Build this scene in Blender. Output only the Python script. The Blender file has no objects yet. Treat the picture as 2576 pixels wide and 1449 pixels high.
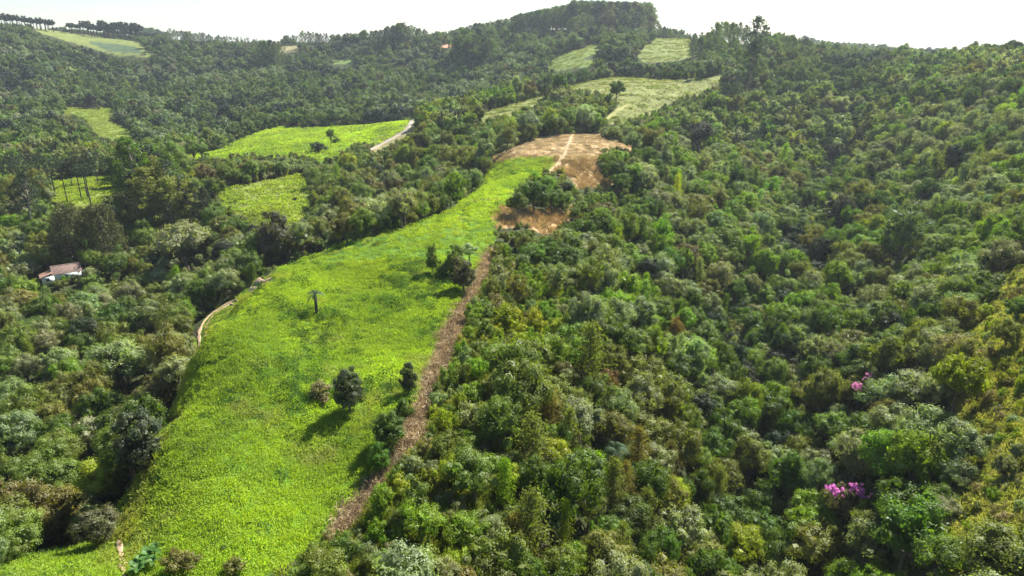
import bpy, math, random
import numpy as np
from mathutils import Vector, Matrix, Euler

# ============================== camera, sky, sun, exposure ==============================
CZ = 60.0                        # camera height above datum
PITCH = math.radians(19.7)
FP = 1717.0                      # focal length on a 2576-wide picture
scene = bpy.context.scene
cam_d = bpy.data.cameras.new('camera'); cam = bpy.data.objects.new('camera', cam_d)
scene.collection.objects.link(cam); scene.camera = cam
cam.location = (0, 0, CZ); cam.rotation_euler = (math.radians(90) - PITCH, 0, 0)
cam_d.sensor_width = 36; cam_d.lens = 36 * FP / 2576
cam_d.clip_start = 0.5; cam_d.clip_end = 9000

SUN_EL = math.radians(45); SUN_AZ = math.radians(39)      # azimuth measured from the view axis towards the right
world = bpy.data.worlds.new('World'); scene.world = world; world.use_nodes = True
wn = world.node_tree.nodes; wl = world.node_tree.links; wn.clear()
sky = wn.new('ShaderNodeTexSky'); sky.sky_type = 'NISHITA'; sky.sun_disc = False
sky.sun_elevation = SUN_EL; sky.sun_rotation = SUN_AZ
sky.altitude = 800; sky.air_density = 1.0; sky.dust_density = 0.7; sky.ozone_density = 1.0
bg = wn.new('ShaderNodeBackground'); bg.inputs['Strength'].default_value = 0.06
wo = wn.new('ShaderNodeOutputWorld')
wl.new(sky.outputs[0], bg.inputs[0]); wl.new(bg.outputs[0], wo.inputs[0])
sun_d = bpy.data.lights.new('sun', 'SUN'); sun = bpy.data.objects.new('sun', sun_d); scene.collection.objects.link(sun)
sun_d.energy = 5.0; sun_d.angle = math.radians(0.53); sun_d.color = (1.0, 0.95, 0.86)
_sd = Vector((math.sin(SUN_AZ) * math.cos(SUN_EL), math.cos(SUN_AZ) * math.cos(SUN_EL), math.sin(SUN_EL)))
sun.rotation_euler = _sd.to_track_quat('Z', 'Y').to_euler(); sun.location = (0, 0, 300)
scene.view_settings.view_transform = 'Standard'; scene.view_settings.look = 'None'
scene.view_settings.exposure = 1.42; scene.view_settings.gamma = 1.0
scene.render.engine = 'CYCLES'
cy = scene.cycles
cy.max_bounces = 5; cy.diffuse_bounces = 2; cy.glossy_bounces = 1; cy.transmission_bounces = 3; cy.transparent_max_bounces = 8; cy.volume_bounces = 0
cy.use_denoising = True; cy.caustics_reflective = False; cy.caustics_refractive = False
cy.use_adaptive_sampling = False
HAZE = True
random.seed(7); RNG = np.random.default_rng(11)

# ============================== the lie of the land ==============================
CP, SP = math.cos(PITCH), math.sin(PITCH)

def ray(u, v):
    x = (np.asarray(u, float) - 1288) / FP
    yd = (np.asarray(v, float) - 724.5) / FP
    return x, CP - yd * SP, -SP - yd * CP

def project(X, Y, Z):
    Z = Z - CZ
    d = Y * CP - Z * SP
    d = np.maximum(d, 0.01)
    up = Y * SP + Z * CP
    return 1288 + FP * X / d, 724.5 - FP * up / d

# survey of the land: (u, v, distance ahead, height of the canopy standing there)
SURVEY = [
 (330,1400,50,0),(700,1400,50,0),(150,1435,48,0),(0,1440,48,0),(1000,1449,48,1),(1400,1449,52,4),(1800,1449,58,6),(2100,1449,60,8),(2576,1449,46,2),(2350,1449,50,4),
 (420,1100,68,0),(700,1100,69,0),(950,1150,66,0),(1040,1100,69,0),(510,850,95,0),(800,850,96,0),(1100,880,93,0),(650,700,123,0),(900,700,123,0),(1180,720,119,0),
 (900,592,152,0),(1050,560,163,0),(1200,600,150,0),(1200,500,185,0),(1300,450,212,0),(1300,400,245,0),(1400,400,245,0),(1500,420,238,0),(1420,345,292,0),(1600,375,275,0),(1340,550,170,0),(1280,380,262,0),
 (1500,1000,88,4),(1300,1000,80,2),(1300,1250,60,3),(1300,800,105,3),(1450,700,134,3),(1700,1300,70,7),(2000,1100,91,9),(2000,1300,72,9),(1600,1150,76,5),(2576,1000,76,3),(2576,1200,60,2),(2400,1250,63,3),
 (2576,700,110,3),(2400,900,92,4),(2100,900,115,9),(2200,1000,98,8),(1900,700,160,9),(2100,600,190,9),(2500,600,150,6),(2300,700,145,8),(2576,400,215,7),(2300,400,260,8),(2100,450,270,9),(2150,330,350,9),(2500,250,300,8),
 (2576,125,360,12),(2400,135,400,12),(2300,142,430,12),(2200,148,460,12),(1950,175,470,12),(2050,150,490,12),(2050,250,400,8),(1900,250,410,8),(1800,300,375,8),(1700,450,240,7),(1500,500,200,4),(1500,650,150,5),(1600,800,118,7),(1800,550,205,8),(1800,900,112,8),(1700,350,310,7),(2250,250,370,8),(1900,450,270,8),
 (1450,290,330,6),(1550,262,365,0),(1400,240,400,0),(1200,303,352,0),(1300,268,378,0),(1530,196,460,0),(1800,196,430,0),(1700,250,385,0),(1650,210,440,0),
 (1690,150,600,0),(1690,100,700,0),(1450,150,620,0),(1450,120,690,0),(1600,170,520,8),(1400,200,520,8),
 (1500,20,880,22),(1400,28,900,22),(1250,52,920,14),(1120,85,920,10),(1200,80,880,10),(1640,45,850,24),(1600,12,870,22),(1680,85,820,8),(1760,92,780,4),(1500,92,770,0),(1300,90,830,0),(1850,133,560,0),(1960,140,560,0),(1850,110,700,0),
 (980,105,850,0),(780,122,900,0),(600,113,950,0),(500,108,960,0),(680,118,930,0),(880,112,890,0),(100,73,980,0),(0,64,950,0),(200,85,1030,0),(330,99,1060,0),(420,106,1000,0),(200,112,900,0),(350,135,850,0),(130,85,940,0),
 (20,150,740,8),(150,180,720,8),(20,250,620,8),(100,250,620,8),(300,230,700,8),(300,180,780,8),(600,200,700,8),(600,150,830,8),(900,200,680,8),(900,150,800,8),(1100,150,760,8),(1100,220,600,8),(1300,180,620,8),(1300,130,720,8),(1000,250,560,9),(700,260,560,9),(600,290,500,9),(800,290,450,9),(450,300,520,9),(400,250,620,9),(1150,265,480,9),(1300,225,470,9),
 (800,340,390,0),(1000,310,400,0),(600,380,350,0),(650,500,250,0),(760,440,285,0),(700,560,215,0),(560,480,255,0),(480,395,350,0),(960,360,350,0),(1040,305,405,0),(900,340,390,0),
 (1050,400,290,8),(1000,500,225,8),(900,450,260,8),(1150,440,245,8),(1200,350,300,8),
 (250,300,520,0),(180,278,560,0),(320,345,450,0),(60,330,440,8),(0,360,400,8),(400,350,430,8),(200,370,400,8),(0,420,330,8),
 (200,470,290,0),(100,490,280,0),(300,480,285,0),(400,550,245,0),(150,560,235,2),(190,655,200,0),(20,600,215,5),(150,705,186,0),(450,560,235,4),(550,560,215,7),
 (50,850,130,8),(300,900,120,9),(100,1100,90,9),(100,1250,70,8),(250,1150,76,9),(20,950,112,9),(400,800,140,9),(50,750,160,6),(300,720,175,8),(450,650,180,9),(550,620,185,8),
 (420,950,102,8),(330,1050,85,9),
]
HIDDEN = [  # ground behind crests: (u, distance, height relative to the camera)
 (700,160,-57),(900,190,-57),(1050,220,-56),(500,135,-62),(400,108,-58),(480,112,-56),(820,175,-57),
 (1500,1300,-2),(600,1400,-30),(100,1400,-20),(1000,1300,-40),(2400,800,-40),(2100,900,-30),(1800,1200,-30),
 (600,2500,-60),(1288,2500,-60),(2000,2500,-60),(2400,2500,-60),(100,2500,-60),
 (0,25,-44),(700,25,-42),(1288,25,-42),(2000,25,-48),(2576,25,-36),(380,1500,14),(2150,1250,-16),(2050,1200,-4),(2260,1250,-20),
]
def _pts():
    A, B, Zs = [], [], []
    for u, v, Y, h in SURVEY:
        x, y, z = ray(u, v); t = Y / y
        A.append(x * t / Y); B.append(math.log(Y)); Zs.append(z * t - h)
    for u, Y, z in HIDDEN:
        A.append((u - 1288) / FP / (CP+0.15*0)); B.append(math.log(Y)); Zs.append(z)
    return np.array(A), np.array(B), np.array(Zs)
KA = 1.6
_A, _B, _Z = _pts()
def _phi(r2):
    return 0.5 * r2 * np.log(np.maximum(r2, 1e-12))
def _fit():
    n = len(_A)
    d2 = ((_A[:, None] - _A[None]) * KA) ** 2 + (_B[:, None] - _B[None]) ** 2
    K = _phi(d2) + np.eye(n) * 0.0006
    P = np.stack([np.ones(n), _A * KA, _B], 1)
    M = np.zeros((n + 3, n + 3)); M[:n, :n] = K; M[:n, n:] = P; M[n:, :n] = P.T
    return np.linalg.solve(M, np.concatenate([_Z, np.zeros(3)]))
_W = _fit()
def _hash(ix, iy, s):
    h = (ix.astype(np.int64) * 374761393 + iy.astype(np.int64) * 668265263 + s * 2147483647) & 0xffffffff
    h = ((h ^ (h >> 13)) * 1274126177) & 0xffffffff
    return ((h ^ (h >> 16)) & 0xffff) / 65535.0
def vnoise(x, y, s=0):
    x = np.asarray(x, float); y = np.asarray(y, float)
    ix = np.floor(x); iy = np.floor(y); fx = x - ix; fy = y - iy
    fx = fx * fx * (3 - 2 * fx); fy = fy * fy * (3 - 2 * fy)
    a = _hash(ix, iy, s); b = _hash(ix + 1, iy, s); c = _hash(ix, iy + 1, s); d = _hash(ix + 1, iy + 1, s)
    return (a * (1 - fx) + b * fx) * (1 - fy) + (c * (1 - fx) + d * fx) * fy
def fbm(x, y, s=0, o=4):
    r = 0; a = 0.5
    for k in range(o):
        r = r + a * vnoise(x * 2 ** k, y * 2 ** k, s + k); a *= 0.5
    return r
GA = np.linspace(-1.1, 1.1, 441); GB = np.linspace(math.log(25), math.log(2600), 420)
def _grid():
    aa, bb = np.meshgrid(GA, GB)
    a = aa.ravel(); b = bb.ravel(); out = np.empty(len(a)); n = len(_A)
    for i in range(0, len(a), 20000):
        s = slice(i, i + 20000)
        d2 = ((a[s, None] - _A[None]) * KA) ** 2 + (b[s, None] - _B[None]) ** 2
        out[s] = _phi(d2) @ _W[:n] + _W[n] + _W[n + 1] * a[s] * KA + _W[n + 2] * b[s]
    return out.reshape(aa.shape)
_G = _grid()
def height(X, Y):
    X = np.atleast_1d(np.asarray(X, float)); Y = np.atleast_1d(np.asarray(Y, float))
    Yc = np.clip(Y, 25, 2600)
    ga = (np.clip(X / Yc, -1.1, 1.1) - GA[0]) / (GA[1] - GA[0]); gb = (np.log(Yc) - GB[0]) / (GB[1] - GB[0])
    i = np.clip(ga.astype(int), 0, len(GA) - 2); j = np.clip(gb.astype(int), 0, len(GB) - 2)
    fa = ga - i; fb = gb - j
    out = (_G[j, i] * (1 - fa) + _G[j, i + 1] * fa) * (1 - fb) + (_G[j + 1, i] * (1 - fa) + _G[j + 1, i + 1] * fa) * fb
    far = np.clip(Y / 300, 0.12, 1.0)
    u0 = X / Yc * 1822 + 1288; gl = np.interp(Yc, [40, 63, 91, 115, 160, 190, 265, 350, 420], [2090, 2110, 2010, 2050, 1930, 2090, 2110, 2160, 2190])
    out = out - 8.5 * np.exp(-((u0 - gl) / 1822 * Yc / 13.0) ** 2) * np.clip((460 - Y) / 60, 0, 1) * np.clip((Y - 45) / 30, 0, 1)
    u1 = X / Yc * 1822 + 1288; g2 = 2330 + (Yc - 200) * .35
    out = out - 5.5 * np.exp(-((u1 - g2) / 1822 * Yc / 9.0) ** 2) * np.clip((330 - Y) / 60, 0, 1) * np.clip((Y - 120) / 40, 0, 1)
    out = out + (fbm(X / 40, Y / 40, 3) - 0.47) * 3.6 * far + (fbm(X / 7, Y / 7, 9, 3) - 0.44) * 0.7
    return out + CZ
def at(u, v, y0=30, y1=2500, up=0):
    """where the line of sight through a point of the photograph meets the land"""
    u = np.atleast_1d(np.asarray(u, float)); v = np.atleast_1d(np.asarray(v, float))
    x, y, z = ray(u, v)
    Ys = np.exp(np.linspace(math.log(y0), math.log(y1), 420))
    hit = np.full(len(u), len(Ys) - 1); todo = np.ones(len(u), bool)
    for k in range(len(Ys)):
        q = np.nonzero(todo)[0]
        if not len(q): break
        t = Ys[k] / y[q]
        b = (CZ + z[q] * t) < height(x[q] * t, np.full(len(q), Ys[k])) + up
        hit[q[b]] = k; todo[q[b]] = False
    k = np.maximum(hit, 1); lo, hi = Ys[k - 1], Ys[k]
    for _ in range(10):
        m = (lo + hi) / 2; t = m / y
        b = (CZ + z * t) < height(x * t, m) + up
        hi = np.where(b, m, hi); lo = np.where(b, lo, m)
    t = hi / y
    return np.stack([x * t, hi, height(x * t, hi)], 1)

# ============================== ground zones, traced on the survey ==============================
def poly(s): 
    a = list(map(float, s.split())); return np.array(a).reshape(-1, 2)
# name: (outline, shortest distance, farthest distance)
ZONES = {
 'field': (poly('-40 1500 -40 1440 60 1408 180 1385 262 1340 300 1290 345 1230 385 1170 400 1110 430 1060 455 1000 470 930 485 880 500 840 515 800 560 765 620 725 680 695 760 650 850 618 940 590 1060 560 1130 530 1190 490 1225 440 1240 410 1300 400 1395 395 1385 430 1330 455 1290 480 1270 520 1245 560 1250 600 1235 625 1210 650 1165 745 1110 830 1085 900 1050 985 1010 1060 1000 1110 965 1180 900 1240 850 1300 800 1380 700 1430 600 1500'), 30, 340),
 'cut': (poly('1235 622 1249 640 1226 702 1184 764 1172 842 1143 884 1129 934 1099 966 1090 1034 1069 1112 1031 1138 990 1178 964 1232 924 1292 874 1345 824 1358 855 1300 900 1240 965 1180 1000 1110 1010 1060 1050 985 1085 900 1110 830 1165 745 1210 650'), 40, 200),
 'dry': (poly('1228 402 1290 375 1360 345 1430 338 1510 333 1520 350 1600 363 1628 376 1590 385 1560 380 1520 385 1505 400 1510 440 1540 460 1565 482 1500 475 1450 475 1440 450 1400 436 1380 437 1395 395 1300 400 1240 418'), 120, 345),
 'dry_low': (poly('1235 545 1270 515 1290 530 1420 530 1445 508 1452 545 1420 562 1400 582 1370 592 1310 565 1290 572 1250 577'), 120, 230),
 'stripe': (poly('1145 312 1220 280 1310 256 1390 233 1450 215 1500 200 1530 191 1650 199 1750 199 1822 188 1810 215 1765 240 1700 252 1668 270 1640 292 1600 305 1560 312 1512 314 1530 290 1555 265 1540 250 1500 238 1430 235 1390 245 1350 270 1290 295 1230 307 1190 307'), 320, 500),
 'lime': (poly('425 408 450 398 560 378 600 352 720 314 850 304 1045 297 1020 332 950 366 880 374 850 402 800 412 740 395 700 402 620 396 560 406 470 412'), 260, 480),
 'lime_low': (poly('528 472 620 465 700 450 760 433 778 450 782 490 776 540 740 562 700 577 650 572 600 547 560 512 530 492'), 180, 330),
 'pasture': (poly('150 270 200 270 240 275 260 260 292 262 282 280 270 300 330 325 347 345 330 356 250 352 232 330 210 302 160 287'), 380, 640),
 'high_pasture': (poly('70 66 160 80 330 103 358 110 372 135 402 143 300 142 200 112 110 86'), 700, 1200),
 'crop': (poly('215 103 355 119 350 134 275 130'), 700, 1200),
 'pine_floor': (poly('125 452 300 440 312 470 290 500 240 525 120 515'), 240, 330),
 'far_field': (poly('1600 137 1630 112 1650 94 1735 94 1742 115 1782 142 1700 152 1620 157'), 520, 790),
 'far_field2': (poly('1368 166 1420 135 1500 108 1515 125 1455 150 1520 150 1505 165 1400 178'), 480, 780),
 'speck': (poly('702 116 748 116 752 132 702 132'), 700, 1000),
 'speck2': (poly('832 150 890 147 895 158 835 163'), 600, 1000),
 'soil': (poly('1110 113 1142 113 1142 121 1110 121'), 600, 1000),
 'road_bed': (poly('925 384 960 352 1000 332 1024 316 1034 296 1048 294 1052 312 1040 330 1022 345 1000 356 975 372 950 384'), 280, 480),
 'olive': (poly('2700 630 2576 655 2480 730 2430 850 2405 1000 2390 1080 2420 1200 2370 1300 2390 1500 2700 1500'), 30, 150),
 'scrub': (poly('1244 640 1300 665 1440 690 1468 750 1455 860 1360 960 1260 1090 1240 1250 1180 1470 700 1500 800 1385 870 1340 920 1290 985 1175 1062 1110 1092 960 1135 880 1178 760'), 30, 160),
}
def inside(P, u, v):
    c = np.zeros(len(u), bool); n = len(P); j = n - 1
    for i in range(n):
        (xi, yi), (xj, yj) = P[i], P[j]
        c ^= ((yi > v) != (yj > v)) & (u < (xj - xi) * (v - yi) / (yj - yi + 1e-9) + xi)
        j = i
    return c
def zone_mask(name, X, Y, Z, grow=0):
    P, y0, y1 = ZONES[name]
    u, v = project(X, Y, Z)
    w = (fbm(X / 6, Y / 6, 41, 3) - .45) * 2080 / np.maximum(Y, 30) + (fbm(X / 22, Y / 22, 43, 3) - .45) * np.clip(Y - 200, 0, 250) * .06
    return inside(P, u + w, v + w * .6) & (Y > y0) & (Y < y1)
def dist_line(L, X, Y):
    d = np.full(len(X), 1e9)
    for (x0, y0), (x1, y1) in zip(L[:-1], L[1:]):
        dx, dy = x1 - x0, y1 - y0; t = np.clip(((X - x0) * dx + (Y - y0) * dy) / (dx * dx + dy * dy + 1e-9), 0, 1)
        d = np.minimum(d, np.hypot(X - x0 - t * dx, Y - y0 - t * dy))
    return d
def line_at(s, lo=30, hi=2000):
    P = poly(s); return at(P[:, 0], P[:, 1], lo, hi)[:, :2]
def smooth_line(L, n=4):
    L = np.array(L)
    for _ in range(n):
        q = np.empty((2 * len(L), 2)); q[0] = L[0]; q[-1] = L[-1]
        q[1:-1:2] = L[:-1] * .75 + L[1:] * .25; q[2:-1:2] = L[:-1] * .25 + L[1:] * .75
        L = q
    return L
TRACK = smooth_line(line_at('507 868 506 842 514 815 532 792 562 772 600 752 640 732 680 706'), 2)
FOOT = smooth_line(line_at('300 1362 302 1385 308 1410 312 1440 318 1475'), 2)
FRINGE = smooth_line(line_at('318 1400 322 1330 392 1140 440 1055 478 940 498 875'), 2)
BARE = smooth_line(line_at('410 1100 428 1080 448 1058 470 1040'), 2)
ROAD = smooth_line(line_at('930 378 962 362 1000 342 1022 328 1036 312 1041 300', 250), 2)
PATH = smooth_line(line_at('1372 440 1400 415 1420 390 1432 360 1440 338', 200), 2)
PATH2 = smooth_line(line_at('1512 316 1530 296 1560 275 1580 262', 300), 2)

# ============================== helpers ==============================
COL = scene.collection
def tag(o, label=None, cat=None, group=None, kind=None):
    if label: o['label'] = label
    if cat: o['category'] = cat
    if group: o['group'] = group
    if kind: o['kind'] = kind
    return o
def empty(name, loc, rz=0, s=1):
    o = bpy.data.objects.new(name, None); COL.objects.link(o); o.location = loc; o.rotation_euler = (0, 0, rz); o.empty_display_size = .5
    o.scale = (s, s, s) if not hasattr(s, '__len__') else s
    return o
def make_mesh(name, V, F, mats, fv=None, fm=None, smooth=False, va=None):
    """V (n,3); F list of index arrays (quads (m,4) or triangles (m,3))"""
    if isinstance(F, np.ndarray): F = [F]
    F = [f for f in F if len(f)]
    me = bpy.data.meshes.new(name)
    V = np.asarray(V, np.float32)
    nl = sum(f.size for f in F); npoly = sum(len(f) for f in F)
    me.vertices.add(len(V)); me.vertices.foreach_set('co', V.ravel())
    me.loops.add(nl); me.loops.foreach_set('vertex_index', np.concatenate([f.ravel() for f in F]).astype(np.int32))
    me.polygons.add(npoly)
    sizes = np.concatenate([np.full(len(f), f.shape[1]) for f in F]); st = np.concatenate([[0], np.cumsum(sizes)[:-1]])
    me.polygons.foreach_set('loop_start', st.astype(np.int32)); me.polygons.foreach_set('loop_total', sizes.astype(np.int32))
    for m in mats: me.materials.append(m)
    if fm is not None: me.polygons.foreach_set('material_index', np.asarray(fm, np.int32))
    me.update(calc_edges=True)
    if fv is not None:
        a = me.attributes.new('v', 'FLOAT', 'FACE'); a.data.foreach_set('value', np.asarray(fv, np.float32))
    if va is not None:
        a = me.attributes.new('cover', 'FLOAT_COLOR', 'POINT'); a.data.foreach_set('color', np.asarray(va, np.float32).ravel())
    if smooth: me.polygons.foreach_set('use_smooth', np.ones(npoly, bool))
    return me
def add(name, me, parent=None):
    o = bpy.data.objects.new(name, me); COL.objects.link(o)
    if parent: o.parent = parent
    return o
class Geo:
    def __init__(s): s.V = []; s.Q = []; s.v = []; s.m = []; s.n = 0
    def quads(s, V, Q, v=None, m=0):
        s.V.append(V); s.Q.append(Q + s.n); s.n += len(V)
        s.v.append(np.full(len(Q), .5) if v is None else v); s.m.append(np.full(len(Q), m)); return s
    def tube(s, P, R, k=6, m=0):
        P = np.array(P, float); n = len(P); V = []
        for i in range(n):
            d = P[min(i + 1, n - 1)] - P[max(i - 1, 0)]; d = d / (np.linalg.norm(d) + 1e-9)
            a = np.cross(d, [0.13, .99, 0.05]); a /= np.linalg.norm(a) + 1e-9; b = np.cross(d, a)
            t = np.arange(k) * 2 * math.pi / k
            V.append(P[i] + R[i] * (np.cos(t)[:, None] * a + np.sin(t)[:, None] * b))
        V = np.concatenate(V); Q = []
        for i in range(n - 1):
            for j in range(k): Q.append([i * k + j, i * k + (j + 1) % k, (i + 1) * k + (j + 1) % k, (i + 1) * k + j])
        return s.quads(V, np.array(Q), None, m)
    def box(s, c, d, m=0, rz=0, v=.5):
        x, y, z = np.array(d) / 2.
        V = np.array([[-x, -y, -z], [x, -y, -z], [x, y, -z], [-x, y, -z], [-x, -y, z], [x, -y, z], [x, y, z], [-x, y, z]])
        cr, sr = math.cos(rz), math.sin(rz); V = V @ np.array([[cr, sr, 0], [-sr, cr, 0], [0, 0, 1]]) + np.array(c)
        Q = np.array([[0, 3, 2, 1], [4, 5, 6, 7], [0, 1, 5, 4], [1, 2, 6, 5], [2, 3, 7, 6], [3, 0, 4, 7]])
        return s.quads(V, Q, np.full(6, v), m)
    def mesh(s, name, mats, smooth=False):
        return make_mesh(name, np.concatenate(s.V), np.concatenate(s.Q), mats, np.concatenate(s.v), np.concatenate(s.m), smooth)
def unit(a): return a / (np.linalg.norm(a, axis=-1, keepdims=True) + 1e-9)
def leaves(g, C, N, size, rng, asp=.55, v=None, m=0, fold=.0):
    """rhombic leaf faces at C facing N"""
    n = len(C); N = unit(N)
    T = unit(np.cross(N, rng.normal(size=(n, 3)))); B = np.cross(N, T)
    L = (size * rng.uniform(.6, 1.25, n))[:, None]; W = L * asp
    V = np.stack([C - T * L * .5, C + B * W * .5 - N * L * fold, C + T * L * .5, C - B * W * .5 - N * L * fold], 1).reshape(-1, 3)
    Q = np.arange(4 * n).reshape(-1, 4)
    g.quads(V, Q, rng.uniform(0, 1, n) if v is None else v, m)

# ============================== materials ==============================
def new_mat(name):
    m = bpy.data.materials.new(name); m.use_nodes = True; nt = m.node_tree; nt.nodes.clear()
    return m, nt.nodes, nt.links
def node(N, t, **k):
    n = N.new(t)
    for a, b in k.items(): setattr(n, a, b)
    return n
def leaf_mat(name, base=None, trans=.34, sheen=.05, rough=.45, warm=1.25, lo=.72, hi=1.28, ttint=(1.15, 1.25, .45)):
    m, N, L = new_mat(name)
    out = node(N, 'ShaderNodeOutputMaterial')
    if base is None:
        t = node(N, 'ShaderNodeAttribute', attribute_type='INSTANCER', attribute_name='tint'); col = t.outputs['Color']
    else:
        t = node(N, 'ShaderNodeRGB'); t.outputs[0].default_value = (*base, 1); col = t.outputs[0]
    va = node(N, 'ShaderNodeAttribute', attribute_type='GEOMETRY', attribute_name='v')
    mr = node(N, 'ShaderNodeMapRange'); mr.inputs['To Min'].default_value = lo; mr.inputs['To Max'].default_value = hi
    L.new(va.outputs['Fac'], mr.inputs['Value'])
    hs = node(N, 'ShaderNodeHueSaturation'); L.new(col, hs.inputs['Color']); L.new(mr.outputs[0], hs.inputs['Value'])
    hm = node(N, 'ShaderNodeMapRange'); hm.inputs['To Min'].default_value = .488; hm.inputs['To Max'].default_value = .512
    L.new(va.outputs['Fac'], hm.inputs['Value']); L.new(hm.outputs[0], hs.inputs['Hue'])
    d = node(N, 'ShaderNodeBsdfDiffuse'); L.new(hs.outputs[0], d.inputs['Color'])
    mx = node(N, 'ShaderNodeMix', data_type='RGBA', blend_type='MULTIPLY'); mx.inputs[0].default_value = 1
    L.new(hs.outputs[0], mx.inputs[6]); mx.inputs[7].default_value = (*[c * warm for c in ttint], 1)
    tr = node(N, 'ShaderNodeBsdfTranslucent'); L.new(mx.outputs[2], tr.inputs['Color'])
    m1 = node(N, 'ShaderNodeMixShader'); m1.inputs[0].default_value = trans; L.new(d.outputs[0], m1.inputs[1]); L.new(tr.outputs[0], m1.inputs[2])
    gl = node(N, 'ShaderNodeBsdfGlossy'); gl.inputs['Roughness'].default_value = rough; gl.inputs['Color'].default_value = (.9, .95, 1, 1)
    m2 = node(N, 'ShaderNodeMixShader'); m2.inputs[0].default_value = sheen; L.new(m1.outputs[0], m2.inputs[1]); L.new(gl.outputs[0], m2.inputs[2])
    L.new(m2.outputs[0], out.inputs[0]); return m
M_LEAF = leaf_mat('broad_leaves', trans=.4, sheen=.022, rough=.55)
M_NEEDLE = leaf_mat('araucaria_needles', trans=.12, sheen=.015, rough=.6)
M_FEATHER = leaf_mat('feathery_leaves', trans=.45, sheen=.012, rough=.6)
M_GRASS = leaf_mat('field_grass', trans=.5, sheen=.01, rough=.6, lo=.78, hi=1.22, warm=1.25, ttint=(1.2, 1.2, .4))
M_STRAW = leaf_mat('dry_straw', trans=.2, sheen=.02, lo=.45, hi=1.5, ttint=(1.1, 1, .7))
M_FLOWER = leaf_mat('pink_petals', (.62, .10, .62), trans=.35, sheen=.03, ttint=(1.1, .6, 1.1))
def plain(name, c, rough=.8, noise=.25, scale=3., c2=None, spec=.3, metal=0):
    m, N, L = new_mat(name); out = node(N, 'ShaderNodeOutputMaterial'); b = node(N, 'ShaderNodeBsdfPrincipled')
    tc = node(N, 'ShaderNodeTexCoord'); nz = node(N, 'ShaderNodeTexNoise'); nz.inputs['Scale'].default_value = scale; nz.inputs['Detail'].default_value = 5
    L.new(tc.outputs['Object'], nz.inputs['Vector'])
    mx = node(N, 'ShaderNodeMix', data_type='RGBA'); L.new(nz.outputs['Fac'], mx.inputs[0])
    k = 1 - noise; c2 = c2 or [min(1, x * (1 + noise)) for x in c]
    mx.inputs[6].default_value = (*[x * k for x in c], 1); mx.inputs[7].default_value = (*c2, 1)
    L.new(mx.outputs[2], b.inputs['Base Color']); b.inputs['Roughness'].default_value = rough; b.inputs['Specular IOR Level'].default_value = spec; b.inputs['Metallic'].default_value = metal
    L.new(b.outputs[0], out.inputs[0]); return m
M_BARK = plain('bark', (.14, .11, .085), .9, .35, 4)
M_PALE_BARK = plain('pale_bark', (.34, .30, .25), .8, .3, 3)
M_DARK_BARK = plain('dark_bark', (.06, .05, .045), .9, .3, 4)
# ground
def ground_mat():
    m, N, L = new_mat('ground_cover'); out = node(N, 'ShaderNodeOutputMaterial'); b = node(N, 'ShaderNodeBsdfPrincipled')
    a = node(N, 'ShaderNodeAttribute', attribute_type='GEOMETRY', attribute_name='cover')
    g = node(N, 'ShaderNodeNewGeometry')
    cur = a.outputs['Color']
    for sc, lo, hi, det in ((.9, .62, 1.38, 6), (.12, .8, 1.2, 4)):
        nz = node(N, 'ShaderNodeTexNoise'); nz.inputs['Scale'].default_value = sc; nz.inputs['Detail'].default_value = det; L.new(g.outputs['Position'], nz.inputs['Vector'])
        mr = node(N, 'ShaderNodeMapRange'); mr.inputs['From Min'].default_value = .3; mr.inputs['From Max'].default_value = .7; mr.inputs['To Min'].default_value = lo; mr.inputs['To Max'].default_value = hi
        L.new(nz.outputs['Fac'], mr.inputs['Value'])
        mx = node(N, 'ShaderNodeMix', data_type='RGBA', blend_type='MULTIPLY'); mx.inputs[0].default_value = 1
        cb = node(N, 'ShaderNodeCombineColor'); [L.new(mr.outputs[0], cb.inputs[i]) for i in range(3)]
        L.new(cur, mx.inputs[6]); L.new(cb.outputs[0], mx.inputs[7]); cur = mx.outputs[2]
    L.new(cur, b.inputs['Base Color']); b.inputs['Roughness'].default_value = .95; b.inputs['Specular IOR Level'].default_value = .1
    bp = node(N, 'ShaderNodeBump'); bp.inputs['Distance'].default_value = .5; bp.inputs['Strength'].default_value = .8
    n2 = node(N, 'ShaderNodeTexNoise'); n2.inputs['Scale'].default_value = .7; n2.inputs['Detail'].default_value = 7; L.new(g.outputs['Position'], n2.inputs['Vector'])
    L.new(n2.outputs['Fac'], bp.inputs['Height']); L.new(bp.outputs[0], b.inputs['Normal'])
    L.new(b.outputs[0], out.inputs[0]); return m
M_GROUND = ground_mat()

# ============================== terrain sheet ==============================
COVER = {'field': (.085, .16, .016), 'cut': (.23, .17, .10), 'dry': (.38, .27, .14), 'dry_low': (.38, .25, .12), 'stripe': (.19, .21, .07), 'lime': (.10, .175, .022),
 'lime_low': (.15, .19, .035), 'pasture': (.17, .21, .05), 'high_pasture': (.15, .18, .05), 'crop': (.07, .11, .055), 'pine_floor': (.16, .2, .04), 'far_field': (.17, .21, .06),
 'far_field2': (.15, .21, .05), 'speck': (.22, .2, .1), 'speck2': (.13, .19, .05), 'soil': (.5, .24, .15), 'road_bed': (.22, .2, .09), 'olive': (.20, .20, .07), 'scrub': (.10, .13, .03)}
def cover_of(X, Y, Z):
    c = np.tile(np.array([.042, .052, .02]), (len(X), 1))
    for k in ('scrub', 'olive', 'field', 'dry', 'dry_low', 'cut', 'stripe', 'lime', 'lime_low', 'pasture', 'high_pasture', 'crop', 'pine_floor', 'far_field', 'far_field2', 'speck', 'speck2', 'soil', 'road_bed'):
        c[zone_mask(k, X, Y, Z)] = COVER[k]
    return c
ga = np.concatenate([np.linspace(-1.8, -1.08, 14, endpoint=False), np.linspace(-1.08, 1.08, 720), np.linspace(1.1, 1.8, 14)])
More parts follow.
